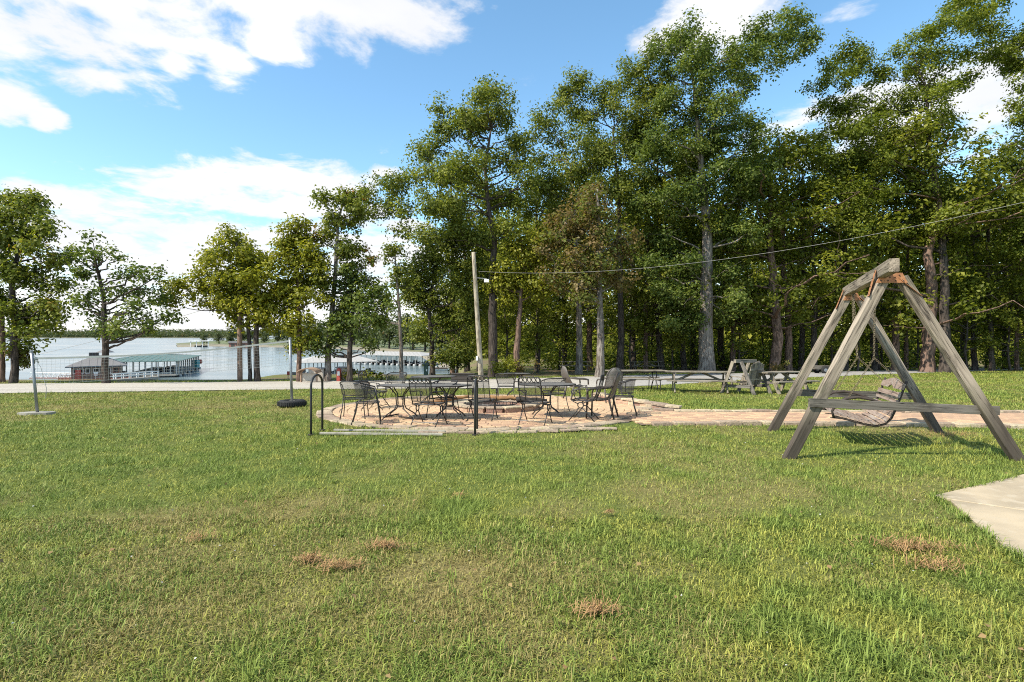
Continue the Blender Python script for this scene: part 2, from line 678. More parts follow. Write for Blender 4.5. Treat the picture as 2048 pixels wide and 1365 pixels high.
M['iron'] = paint('black_iron', (0.030, 0.028, 0.026), 0.42, 0.0, 0.3, 30)
M['brown_iron'] = paint('dark_brown_iron', (0.045, 0.034, 0.027), 0.75, 0.0, 0.3, 25)
M['wire'] = mesh_metal('black_wire_mesh', (0.04, 0.038, 0.036, 1), 0.56)
M['wire_top'] = mesh_metal('grey_mesh_top', (0.17, 0.16, 0.145, 1), 0.14)
M['sling'] = mesh_metal('brown_sling_weave', (0.085, 0.072, 0.058, 1), 0.12, 0.006)
M['resin'] = paint('grey_brown_resin', (0.10, 0.088, 0.076), 0.6, 0, 0.3, 12)
M['steel'] = paint('galvanised_steel', (0.30, 0.31, 0.32), 0.45, 0.7, 0.35, 12)
M['rubber'] = paint('black_rubber', (0.022, 0.022, 0.021), 0.85, 0, 0.3, 20)
M['net'] = paint('net_cord', (0.40, 0.40, 0.38), 0.9)
M['cable'] = paint('grey_cable', (0.30, 0.29, 0.27), 0.7)
M['tape'] = paint('net_tape', (0.50, 0.49, 0.45), 0.85)
M['concrete'] = speck('concrete', (0.50, 0.405, 0.27), (0.33, 0.27, 0.185), 1.1, 0.9, 60, 0.25, 0.004, (0.48, 0.405, 0.29))
M['concrete_old'] = speck('old_concrete', (0.36, 0.34, 0.29), (0.25, 0.235, 0.20), 4, 0.95, 40, 0.5, 0.01)
M['paver'] = speck('peach_paver', (0.50, 0.335, 0.205), (0.39, 0.26, 0.165), 2.4, 0.9, 45, 0.5, 0.008, (0.54, 0.37, 0.235), vary=0.2)
M['edge'] = speck('edging_stone', (0.43, 0.335, 0.235), (0.31, 0.245, 0.17), 5, 0.95, 22, 0.8, 0.02, (0.15, 0.13, 0.10), vary=0.28)
M['pitstone'] = speck('fire_pit_stone', (0.43, 0.27, 0.19), (0.31, 0.20, 0.145), 6, 0.95, 18, 0.9, 0.03, (0.46, 0.35, 0.27), vary=0.25)
M['bed'] = speck('sandy_bed', (0.20, 0.145, 0.10), (0.145, 0.11, 0.075), 9, 1.0, 50)
M['ash'] = speck('ash', (0.12, 0.115, 0.11), (0.055, 0.05, 0.048), 6, 1.0, 20, 0.8, 0.03)
M['log'] = speck('brown_log', (0.36, 0.20, 0.085), (0.22, 0.12, 0.055), 4, 0.9, 16, 0.7, 0.02)
M['char'] = speck('charred_log', (0.02, 0.018, 0.017), (0.045, 0.04, 0.037), 9, 0.85, 24, 0.9, 0.02)
M['straw'] = speck('dead_grass', (0.42, 0.255, 0.115), (0.28, 0.165, 0.075), 12, 0.9)
M['dry_leaf'] = speck('dry_leaf', (0.22, 0.13, 0.06), (0.30, 0.22, 0.09), 3, 0.8)
M['dock_post'] = paint('grey_white_post', (0.42, 0.42, 0.40), 0.6)
M['white'] = paint('white_paint', (0.74, 0.74, 0.71), 0.6)
M['green_roof'] = paint('green_metal_roof', (0.070, 0.135, 0.105), 0.45, 0, 0.25, 0.5)
M['grey_roof'] = paint('grey_shingle_roof', (0.20, 0.19, 0.185), 0.85, 0, 0.35, 2)
M['tan_roof'] = paint('tan_metal_roof', (0.40, 0.38, 0.345), 0.6, 0, 0.3, 0.6)
M['shingle_wall'] = paint('brown_clapboard', (0.235, 0.20, 0.16), 0.85, 0, 0.4, 3)
M['trim_dark'] = paint('slate_trim', (0.10, 0.13, 0.15), 0.6)
M['dock_wood'] = paint('dock_boards', (0.36, 0.32, 0.27), 0.85, 0, 0.4, 3)
M['red'] = paint('red_paint', (0.40, 0.075, 0.055), 0.5)
M['red_wood'] = paint('red_brown_rail', (0.27, 0.125, 0.09), 0.7)
M['teal'] = paint('teal_paint', (0.04, 0.27, 0.30), 0.5)
M['beige'] = paint('beige_cabinet', (0.46, 0.41, 0.345), 0.7)
M['hull_dark'] = paint('dark_hull', (0.045, 0.05, 0.065), 0.3)
M['glass'] = paint('dark_window', (0.03, 0.035, 0.04), 0.12)
M['shade'] = paint('dark_box_wood', (0.06, 0.05, 0.042), 0.8)
M['green_paint'] = paint('dark_green_paint', (0.05, 0.085, 0.06), 0.6)
M['kiosk'] = wood('kiosk_wood', (0.42, 0.29, 0.20), (0.32, 0.22, 0.155), (0.13, 0.085, 0.06))
M['bark_grey'] = bark('grey_oak_bark', (0.30, 0.265, 0.225), (0.225, 0.195, 0.165), (0.075, 0.06, 0.05))
M['bark_dark'] = bark('dark_bark', (0.125, 0.10, 0.082), (0.085, 0.07, 0.06), (0.028, 0.023, 0.02))
M['bark_red'] = bark('reddish_bark', (0.27, 0.175, 0.13), (0.19, 0.13, 0.10), (0.065, 0.045, 0.035))
M['leaf_oak'] = foliage('oak_leaf', (0.062, 0.086, 0.015), (0.144, 0.176, 0.031), (0.324, 0.330, 0.072), trans=0.42)
M['leaf_dark'] = foliage('dark_oak_leaf', (0.053, 0.083, 0.019), (0.118, 0.163, 0.036), (0.258, 0.288, 0.072), trans=0.42)
M['leaf_yel'] = foliage('yellow_green_leaf', (0.108, 0.121, 0.012), (0.228, 0.237, 0.025), (0.408, 0.380, 0.055), (0.408, 0.253, 0.043), 0.05, 0.42)
M['leaf_left'] = foliage('maple_leaf', (0.074, 0.101, 0.017), (0.156, 0.189, 0.032), (0.312, 0.314, 0.064), (0.312, 0.143, 0.043), 0.14, 0.42)
M['leaf_right'] = foliage('autumn_oak_leaf', (0.063, 0.090, 0.013), (0.148, 0.182, 0.025), (0.296, 0.319, 0.055), (0.317, 0.176, 0.034), 0.05, 0.42)
M['leaf_red'] = foliage('red_brown_leaf', (0.085, 0.082, 0.026), (0.215, 0.150, 0.062), (0.330, 0.240, 0.12), (0.17, 0.195, 0.05), 0.5, 0.45)
M['leaf_back'] = foliage('woodland_leaf', (0.070, 0.094, 0.014), (0.174, 0.198, 0.029), (0.372, 0.369, 0.064), (0.360, 0.165, 0.051), 0.03, 0.5)
M['leaf_far'] = foliage('far_leaf', (0.050, 0.070, 0.030), (0.085, 0.110, 0.048), (0.135, 0.150, 0.070), (0.17, 0.13, 0.06), 0.12)

# ------------------------------------------------------------------ ground, lawn, road, water
PC = Vector((-0.62, 13.75, 0))           # centre of the round patio
PR = 4.12


def dryness(x, y):
    """0 green .. 1 straw; belongs to the turf itself"""
    n = fbm2(x * 0.55 + 3.1, y * 0.42 + 7.7, 5, 4)
    n2 = fbm2(x * 2.1, y * 1.7, 15, 3)
    d = (n - 0.5) * 1.25 + (n2 - 0.5) * 0.8 + 0.13
    for cx, cy, rx, ry, a in ((-2.6, 3.9, 1.6, 0.8, .45), (-1.6, 2.9, 1.8, .8, .40), (-3.4, 4.6, 1.4, .4, .40), (-0.6, 3.6, .9, .35, .35), (-8, 14.2, 5, 1.3, .42), (-4.5, 17, 5, 1.5, .30),
                              (0.4, 2.6, .6, .25, .30), (2.2, 3.3, .5, .3, .40), (7.0, 9.3, 1.2, .5, .45), (12, 24, 8, 7, .30), (-2.2, 5.0, 1.2, .22, .35), (0.8, 6.2, 3.0, .7, -.22),
                              (-4.5, 7.5, 3.5, 1.6, -.25), (1.8, 4.4, 1.3, .7, -.22), (-0.2, 4.6, 1.0, .7, -.18), (4.8, 15, 4, 2.5, -.15)):
        d = d + 0.72 * a * np.exp(-(((x - cx) / rx) ** 2 + ((y - cy) / ry) ** 2))
    return np.clip(d, 0, 1)


SLAB = [(4.12, 5.27), (7.6, 7.11), (9.5, 7.3), (9.5, 1.0), (2.26, 1.0), (3.38, 3.57)]


def inpoly(x, y, poly):
    ins = np.zeros(np.shape(x), bool)
    n = len(poly)
    for i in range(n):
        (x0, y0), (x1, y1) = poly[i], poly[(i + 1) % n]
        c = ((y0 > y) != (y1 > y)) & (x < (x1 - x0) * (y - y0) / (y1 - y0 + 1e-12) + x0)
        ins ^= c
    return ins


def path_near(x):
    return 10.45 + 0.22 * np.sin(x * 0.5 - 1.2) - 0.035 * (x - 3)


def path_far(x):
    return 12.72 - 0.02 * (x - 5) + 0.9 * np.exp(-((x - 2.3) / 1.0) ** 2)


ROAD_N = [(-500, 791), (0, 787), (300, 783), (600, 779), (950, 777), (1200, 775), (1300, 772), (1480, 761), (1640, 754), (1850, 746), (2048, 740), (2500, 737)]
ROAD_F = [(-500, 770), (0, 768), (300, 766), (600, 763), (690, 761), (900, 760), (1100, 756), (1300, 750), (1480, 747), (1640, 744.5), (1850, 739.5), (2048, 735.5), (2500, 733.5)]
RN = [gp(*p) for p in ROAD_N]
RF = [gp(*p) for p in ROAD_F]
ROADPOLY = [(p.x, p.y) for p in RN] + [(p.x, p.y) for p in reversed(RF)]


def lawn_ok(x, y):
    jx, jy = (vnoise(x * 23, y * 23, 71) - .5) * .16, (vnoise(x * 23, y * 23, 72) - .5) * .16
    x, y = x + jx, y + jy
    ok = ((x - PC.x) ** 2 + (y - PC.y) ** 2) > (PR - 0.02) ** 2
    ok &= ~((x > 2.2) & (y > path_near(x) - 0.02) & (y < path_far(x) + 0.05))
    ok &= ~inpoly(x, y, SLAB)
    ok &= ~inpoly(x, y, ROADPOLY)
    return ok


def build_ground():
    xs = np.unique(np.concatenate([-np.geomspace(30, 900, 26)[::-1], np.arange(-30, 30.01, 0.3), np.geomspace(30, 900, 26)]))
    ys = np.unique(np.concatenate([[-60, -30, -15, -8], np.arange(-4, 48.01, 0.3), np.geomspace(48.3, 1000, 40)]))
    X, Y = np.meshgrid(xs, ys)
    Z = gz(X, Y)
    bumps = (fbm2(X * 1.1, Y * 1.1, 3, 3) - 0.5) * 0.05 * lawn_ok(X, Y) * (Y < 24) * (Y > 0)
    Z = Z + bumps - 0.012
    nx, ny = len(xs), len(ys)
    V = np.stack([X, Y, Z], -1).reshape(-1, 3)
    i = np.arange(ny - 1)[:, None] * nx + np.arange(nx - 1)[None]
    Q = np.stack([i, i + 1, i + nx + 1, i + nx], -1).reshape(-1, 4)
    dry = dryness(X, Y).ravel()
    yf = np.interp(X.ravel(), [p.x for p in RF], [p.y for p in RF])
    far = sstep(0.2, 3.0, Y.ravel() - yf)
    m, N, out = new_mat('turf_soil')
    tc = N.n('ShaderNodeTexCoord')
    v = tc.outputs['Object']
    dr = N.n('ShaderNodeAttribute', attribute_name='dry').outputs['Fac']
    fo = N.n('ShaderNodeAttribute', attribute_name='wood').outputs['Fac']
    n1 = N.noise(v, 14, 6, 0.7)
    n2 = N.noise(v, 0.35, 5, 0.6)
    n3 = N.noise(v, 60, 3, 0.7)
    green = N.mix(N.ss(n1, 0.3, 0.7), (0.085, 0.115, 0.026), (0.15, 0.185, 0.045))
    straw = N.mix(N.ss(n1, 0.3, 0.7), (0.20, 0.155, 0.062), (0.30, 0.24, 0.105))
    c = N.mix(dr, green, straw)
    c = N.mix(N.m('MULTIPLY', N.ss(n3, 0.5, 0.68), 0.6), c, (0.035, 0.03, 0.014))
    floor = N.mix(N.ss(n2, 0.42, 0.58), (0.16, 0.125, 0.075), (0.13, 0.15, 0.045))
    floor = N.mix(N.ss(n1, 0.45, 0.75, 0.0, 0.6), floor, (0.33, 0.25, 0.155))
    c = N.mix(fo, c, floor)
    principled(N, out, c, 1.0, 0, n1, 0.8, 0.04, 0.1)
    me = npmesh('ground', V, Q, None, [m], {'dry': dry, 'wood': far}, True)
    tag(link('ground', me), kind='structure')


def build_grass():
    rng = np.random.default_rng(11)
    # distances drawn so that density falls as 1/d^1.5 away from the viewer
    d0, dmax, dens = 2.9, 44.0, 13000.0
    W = lambda d: 2 * (1.0 * d + 1.5)
    dg = np.linspace(1.35, dmax, 4000)
    nd = dens * np.minimum(1, (d0 / dg)) ** 1.5 * W(dg)
    cum = np.concatenate([[0], np.cumsum((nd[1:] + nd[:-1]) / 2 * np.diff(dg))])
    n = int(cum[-1])
    y = np.interp(rng.random(n) * cum[-1], cum, dg)
    x = (rng.random(n) - 0.5) * W(y)
    tuft = fbm2(x * 3.2, y * 3.2, 21, 3)
    keep = lawn_ok(x, y) & (y < np.interp(x, [p.x for p in RF], [p.y for p in RF]) + 2.0)
    dry = dryness(x, y)
    keep &= rng.random(n) < (0.50 + 1.1 * np.clip(tuft - 0.25, 0, 1)) * (1 - 0.30 * dry)
    x, y, tuft, dry = x[keep], y[keep], tuft[keep], dry[keep]
    n0 = len(x)
    # coarse tufts of broader grass, and a fringe hanging over the concrete
    nt = 900
    ty = 1.5 + 10.5 * rng.random(nt) ** 1.5
    tx = (rng.random(nt) - .5) * 2 * (ty + 1.0)
    kb = rng.integers(7, 20, nt)
    ex_, ey_ = np.repeat(tx, kb), np.repeat(ty, kb)
    ex_, ey_ = ex_ + rng.normal(size=len(ex_)) * .022, ey_ + rng.normal(size=len(ex_)) * .022
    o1 = lawn_ok(ex_, ey_)
    ex_, ey_ = ex_[o1], ey_[o1]
    fx, fy = [], []
    for (xa, ya), (xb, yb) in (((3.38, 3.57), (4.12, 5.27)), ((4.12, 5.27), (7.6, 7.11)), ((2.26, 1.0), (3.38, 3.57))):
        m_ = int(520 * math.hypot(xb - xa, yb - ya))
        t_ = rng.random(m_)
        cl_ = vnoise(t_ * 19, t_ * 0 + xa, 91) > 0.4
        t_ = t_[cl_]
        fx.append(xa + (xb - xa) * t_ + rng.normal(size=len(t_)) * .022)
        fy.append(ya + (yb - ya) * t_ + rng.normal(size=len(t_)) * .022)
    fx, fy = np.concatenate(fx), np.concatenate(fy)
    x, y = np.concatenate([x, ex_, fx]), np.concatenate([y, ey_, fy])
    tuft = np.concatenate([tuft, np.full(len(ex_), .62), np.full(len(fx), .7)])
    dry = np.concatenate([dry, dryness(ex_, ey_) * .35, np.full(len(fx), .1)])
    n = len(x)
    extra_ = np.arange(n) >= n0
    z = gz(x, y) + (fbm2(x * 1.1, y * 1.1, 3, 3) - 0.5) * 0.05 - 0.014
    tall = sstep(0.48, 0.72, fbm2(x * 0.8 + 9, y * 0.8, 31, 3))
    L = (0.024 + 0.040 * rng.random(n) ** 1.5) * (0.65 + 0.9 * tuft) * (1 + 0.6 * tall) * (1 - 0.25 * dry)
    long_ = rng.random(n) < 0.025
    L = np.where(long_, L * 1.9, L)
    L = np.where(extra_, (0.055 + 0.075 * rng.random(n)), L)
    wid = (0.0032 + 0.0034 * rng.random(n) ** 1.5) * np.maximum(1, y / 3.4) ** 0.8
    wid = np.where(extra_, wid * 1.25, wid)
    L = L * np.maximum(1, y / 6.0) ** 0.22
    an = rng.random(n) * 2 * np.pi + 2.4 * fbm2(x * 2.0, y * 2.0, 41, 2)
    lean = 0.45 + 1.65 * rng.random(n)
    dirx, diry = np.cos(an), np.sin(an)
    hx, hy = L * np.sin(lean * 0.6), L * np.cos(lean * 0.6)
    px, py = -diry, dirx
    rnd = rng.random(n)
    near = y < 4.6
    base = np.stack([x, y, z], -1)
    D = np.stack([dirx, diry, np.zeros(n)], -1)
    P = np.stack([px, py, np.zeros(n)], -1)
    Zu = np.array([0, 0, 1.0])
    B0 = base - P * wid[:, None] / 2
    B1 = base + P * wid[:, None] / 2
    mid = base + D * (hx * 0.35)[:, None] + Zu * (hy * 0.62)[:, None]
    lo = np.clip(1.25 - lean * 0.55, 0.18, 1.0)
    tip = base + D * (hx * 1.25)[:, None] + Zu * (hy * lo)[:, None]
    M0 = mid - P * wid[:, None] * 0.42
    M1 = mid + P * wid[:, None] * 0.42
    k = np.where(near)[0]
    q = np.where(~near)[0]
    V = np.concatenate([np.stack([B0[k], B1[k], M1[k], M0[k], tip[k]], 1).reshape(-1, 3), np.stack([B0[q], B1[q], tip[q]], 1).reshape(-1, 3)])
    i5 = np.arange(len(k)) * 5
    Q = np.stack([i5, i5 + 1, i5 + 2, i5 + 3], -1)
    T = np.stack([i5 + 3, i5 + 2, i5 + 4], -1)
    o = len(k) * 5
    i3 = o + np.arange(len(q)) * 3
    T = np.concatenate([T, np.stack([i3, i3 + 1, i3 + 2], -1)])
    at_r = np.concatenate([np.repeat(rnd[k], 5), np.repeat(rnd[q], 3)])
    at_d = np.concatenate([np.repeat(dry[k], 5), np.repeat(dry[q], 3)])
    at_t = np.concatenate([np.repeat(tuft[k], 5), np.repeat(tuft[q], 3)])
    m, N, out = new_mat('grass_blade')
    r = N.n('ShaderNodeAttribute', attribute_name='rnd').outputs['Fac']
    dd = N.n('ShaderNodeAttribute', attribute_name='dry').outputs['Fac']
    tt = N.n('ShaderNodeAttribute', attribute_name='tuft').outputs['Fac']
    g = N.mix(N.ss(tt, 0.3, 0.7), (0.285, 0.300, 0.056), (0.175, 0.238, 0.044))
    g = N.mix(r, N.mix(1.0, g, (0.50, 0.56, 0.5), 'MULTIPLY'), N.mix(1.0, g, (1.62, 1.50, 1.7), 'MULTIPLY'))
    s = N.mix(r, (0.24, 0.195, 0.062), (0.39, 0.335, 0.125))
    c = N.mix(N.ss(N.m('ADD', N.m('MULTIPLY', dd, 0.95), N.m('MULTIPLY', N.m('SUBTRACT', N.m('FRACT', N.m('MULTIPLY', r, 17.3)), 0.5), 0.85)), 0.42, 0.64), g, s)
    b = N.n('ShaderNodeBsdfPrincipled')
    N.put(b.inputs['Base Color'], c)
    b.inputs['Roughness'].default_value = 0.5
    b.inputs['Specular IOR Level'].default_value = 0.15
    t = N.n('ShaderNodeBsdfTranslucent')
    N.put(t.inputs[0], c)
    mx = N.n('ShaderNodeMixShader')
    mx.inputs[0].default_value = 0.18
    N.t.links.new(b.outputs[0], mx.inputs[1])
    N.t.links.new(t.outputs[0], mx.inputs[2])
    N.t.links.new(mx.outputs[0], out.inputs[0])
    me = npmesh('grass', V, Q, T, [m], {'rnd': at_r, 'dry': at_d, 'tuft': at_t})
    tag(link('grass', me), 'mown green lawn grass with straw coloured dry patches', 'grass', kind='stuff')


def strip(name, A, B, nu, nv, mat, lift=0.02, ragged=0.0, seed=1):
    """a sheet draped between two edge lines"""
    rr = random.Random(seed)

    def samp(L):
        ds = [0]
        for a, b in zip(L, L[1:]):
            ds.append(ds[-1] + (b - a).length)
        o = []
        for i in range(nu + 1):
            t = ds[-1] * i / nu
            k = max(j for j in range(len(ds)) if ds[j] <= t + 1e-9)
            k = min(k, len(L) - 2)
            o.append(L[k].lerp(L[k + 1], (t - ds[k]) / max(1e-9, ds[k + 1] - ds[k])))
        return o
    a, b = samp(A), samp(B)
    rows = []
    for j in range(nv + 1):
        row = []
        for i in range(nu + 1):
            t = j / nv
            p = a[i].lerp(b[i], t)
            if j in (0, nv):
                p = p + (b[i] - a[i]).normalized() * rr.uniform(-ragged, ragged)
            row.append(Vector((p.x, p.y, G(p.x, p.y) + lift + (0.015 if 0 < j < nv else -0.006))))
        rows.append(row)
    return obj(name, MB().surf(rows), mat, smooth=True)


def build_road():
    m, N, out = new_mat('gravel_road')
    tc = N.n('ShaderNodeTexCoord')
    v = tc.outputs['Object']
    sp = N.n('ShaderNodeSeparateXYZ')
    N.put(sp.inputs[0], v)
    a = N.noise(v, 0.55, 5, 0.6)
    b = N.noise(v, 16, 4, 0.75)
    tr = N.noise(N.mapping(v, (0.10, 1.3, 1)), 1.0, 4, 0.6)
    c = N.mix(N.ss(b, 0.3, 0.72), (0.32, 0.29, 0.24), (0.58, 0.54, 0.465))
    c = N.mix(N.ss(tr, 0.46, 0.62, 0.0, 0.65), c, (0.33, 0.30, 0.255))
    asp = N.mix(N.ss(b, 0.3, 0.7), (0.27, 0.26, 0.245), (0.40, 0.385, 0.36))
    c = N.mix(N.ss(N.m('ADD', sp.outputs[0], N.m('MULTIPLY', a, 6.0)), 4.0, 11.0), c, asp)
    principled(N, out, c, 0.95, 0, b, 0.5, 0.03, 0.15)
    o = strip('road', RN, RF, 260, 5, m, 0.012, 0.16, 4)
    tag(o, kind='structure')
    # kerb-like bank along the far right side of the road stays plain ground


def build_water():
    m, N, out = new_mat('lake_water')
    tc = N.n('ShaderNodeTexCoord')
    v = tc.outputs['Object']
    a = N.noise(N.mapping(v, (0.22, 0.55, 1)), 1.0, 5, 0.65)
    b = N.noise(N.mapping(v, (0.02, 0.045, 1)), 1.0, 4, 0.6)
    h = N.m('ADD', a, N.m('MULTIPLY', b, 0.6))
    bs = principled(N, out, (0.14, 0.185, 0.19), N.ss(b, 0.3, 0.7, 0.12, 0.26), 0, h, 0.16, 0.35, 0.5)
    bs.inputs['IOR'].default_value = 1.33
    mb = MB()
    xs = [-6000, -2500, -900, -300, 0, 300, 900, 2500, 6000]
    ys = [30, 120, 300, 700, 1500, 3500, 9000]
    mb.surf([[Vector((x, y, WATER)) for x in xs] for y in ys])
    tag(obj('lake', mb, m), kind='structure')


def wp(px, py):
    """point of the lake surface under a picture point"""
    d = (HC - WATER) * F / (py - HY)
    return Vector(((px - CX) / F * d, d, WATER))


def build_far():
    # wooded hills across the lake
    rng = np.random.default_rng(5)
    mat = speck('far_hill_soil', (0.11, 0.12, 0.06), (0.16, 0.14, 0.08), 0.02, 1.0)
    sand = speck('shore_sand', (0.42, 0.35, 0.25), (0.33, 0.28, 0.19), 0.2, 1.0)
    crowns_v, crowns_q, ra, hu = [], [], [], []

    def ridge(name, x0, x1, d, depth, hfun, n_tr, tr):
        xs = np.linspace(x0, x1, 90)
        rows = []
        for j, t in enumerate((0, 0.04, 0.3, 0.6, 1.0)):
            rows.append([Vector((x, d + depth * t, WATER - 0.3 + (hfun(x) * math.sin(math.pi * min(t, 0.62) * 0.8) if t > 0.05 else (0.9 if t > 0 else 0)))) for x in xs])
        o = obj(name, MB().surf(rows), mat, smooth=True)
        tag(o, kind='structure')
        x = rng.uniform(x0, x1, n_tr)
        t = rng.random(n_tr) ** 1.5 * 0.62 + 0.045
        z = WATER + np.array([hfun(a) for a in x]) * np.sin(np.pi * t * 0.8)
        for i in range(n_tr):
            r = tr * (0.6 + 0.7 * rng.random())
            c = np.array([x[i], d + depth * t[i], z[i] + r * 0.8])
            k = 14
            pts = rng.normal(size=(k, 3))
            pts /= np.linalg.norm(pts, axis=1)[:, None]
            pts *= r * (0.45 + 0.55 * rng.random((k, 1)))
            leafquads(c + pts * np.array([1, .8, .95]), pts, r * 0.55, rng, crowns_v, crowns_q)
            ra.append(np.repeat(rng.random(k), 4))
            hu.append(np.full(k * 4, rng.random()))
    ridge('far_hill', -1250, -560, 1190, 260, lambda x: 3 + 4 * float(vnoise(x / 160.0, 1.3, 3)) + 2 * float(vnoise(x / 40.0, 4.3, 5)) + 0.003 * (x + 1250), 2200, 4.6)
    ridge('distant_hill', -2100, -200, 2400, 500, lambda x: 10 + 14 * float(vnoise(x / 420.0, 7.3, 9)), 2200, 8)
    V = np.concatenate(crowns_v)
    Q = np.concatenate(crowns_q)
    me = npmesh('far_wood', V, Q, None, [M['leaf_far']], {'rnd': np.concatenate(ra), 'hue': np.concatenate(hu)})
    tag(link('far_wood', me), 'wooded hills along the far shore of the lake', 'woodland', kind='stuff')
    # the point of land on the near right of the lake
    a = [wp(355, 695), wp(420, 693.5), wp(520, 695), wp(640, 697), wp(700, 700), wp(760, 706), wp(830, 712), wp(860, 730), wp(900, 742)]
    b = [wp(352, 690), wp(430, 686), wp(520, 685), wp(640, 684), wp(720, 683), wp(800, 683), wp(900, 684), wp(1000, 690), wp(1100, 700)]
    rows = []
    for j, (t, h) in enumerate(((0, -0.4), (0.05, 0.5), (0.16, 1.3), (0.5, 3.0), (1, 4.0))):
        row = []
        for i in range(len(a)):
            k = min(1.0, i / 3)
            p = a[i].lerp(b[i], t)
            row.append(Vector((p.x, p.y, WATER + h * (0.25 + 0.75 * k) + 0.2 * random.random())))
        rows.append(row)
    m, N, out = new_mat('shore_ground')
    tc = N.n('ShaderNodeTexCoord')
    sp = N.n('ShaderNodeSeparateXYZ')
    N.put(sp.inputs[0], tc.outputs['Object'])
    n = N.noise(tc.outputs['Object'], 0.12, 5, 0.6)
    c = N.mix(N.ss(N.m('ADD', sp.outputs[2], N.m('MULTIPLY', n, 3.0)), WATER + 2.0, WATER + 2.8), (0.25, 0.215, 0.15), (0.12, 0.14, 0.05))
    principled(N, out, c, 1.0)
    tag(obj('shore', MB().surf(rows), m, smooth=True), kind='structure')


def leafquads(P, nrm, size, rng, outv, outq, aspect=0.62):
    """kite-shaped leaves at P facing roughly nrm"""
    n = len(P)
    nr = np.asarray(nrm, float) + rng.normal(size=(n, 3)) * 0.45 * (np.linalg.norm(nrm, axis=1)[:, None] + 1e-6)
    nr /= np.linalg.norm(nr, axis=1)[:, None] + 1e-9
    r = rng.normal(size=(n, 3))
    u = np.cross(nr, r)
    u /= np.linalg.norm(u, axis=1)[:, None] + 1e-9
    w = np.cross(nr, u)
    s = (np.asarray(size) * (0.7 + 0.6 * rng.random(n)))[:, None]
    fold = nr * s * 0.18
    v = np.stack([P - u * s * 0.5, P + w * s * aspect * 0.5 + u * s * 0.08 + fold, P + u * s * 0.5, P - w * s * aspect * 0.5 + u * s * 0.08 + fold], 1).reshape(-1, 3)
    o = sum(len(a) for a in outv)
    outv.append(v)
    i = o + np.arange(n) * 4
    outq.append(np.stack([i, i + 1, i + 2, i + 3], -1))


build_ground()
build_road()
build_water()
build_grass()
build_far()

# ------------------------------------------------------------------ trees
def make_crown(clumps, seed, leaf=0.2, kk=15.0, per=28, sig=0.27, flat=0.8):
    rng = np.random.default_rng(seed)
    vs, qs, ra, hu = [], [], [], []
    for (c, r) in clumps:
        c = np.array(c)
        n = max(4, int(kk * r * r * (0.8 + 0.4 * rng.random())))
        # boughs: the bunches of leaves gather round a few sub-centres, so gaps stay between them
        m = 5 if r < 0.9 else 7
        sc_ = rng.normal(size=(m, 3))
        sc_ /= np.linalg.norm(sc_, axis=1)[:, None]
        sc_ *= r * (0.45 + 0.45 * rng.random((m, 1)))
        pick = rng.integers(0, m, n)
        off = sc_[pick] + rng.normal(size=(n, 3)) * r * 0.21
        d = off / (np.linalg.norm(off, axis=1)[:, None] + 1e-6)
        cc = c + off * np.array([1, 1, flat])
        ch = rng.random()
        for i in range(n):
            k = max(5, int(per * (0.5 + rng.random())))
            o = rng.normal(size=(k, 3)) * sig * np.array([1, 1, 0.75])
            P = cc[i] + o
            nr = o / sig * 0.45 + d[i] * 0.35 + np.array([0, 0, 0.75])
            leafquads(P, nr, leaf, rng, vs, qs)
            ra.append(np.repeat(rng.random(k), 4))
            hu.append(np.full(k * 4, np.clip(0.5 * ch + 0.5 * rng.random(), 0, 1)))
    return np.concatenate(vs), np.concatenate(qs), np.concatenate(ra), np.concatenate(hu)


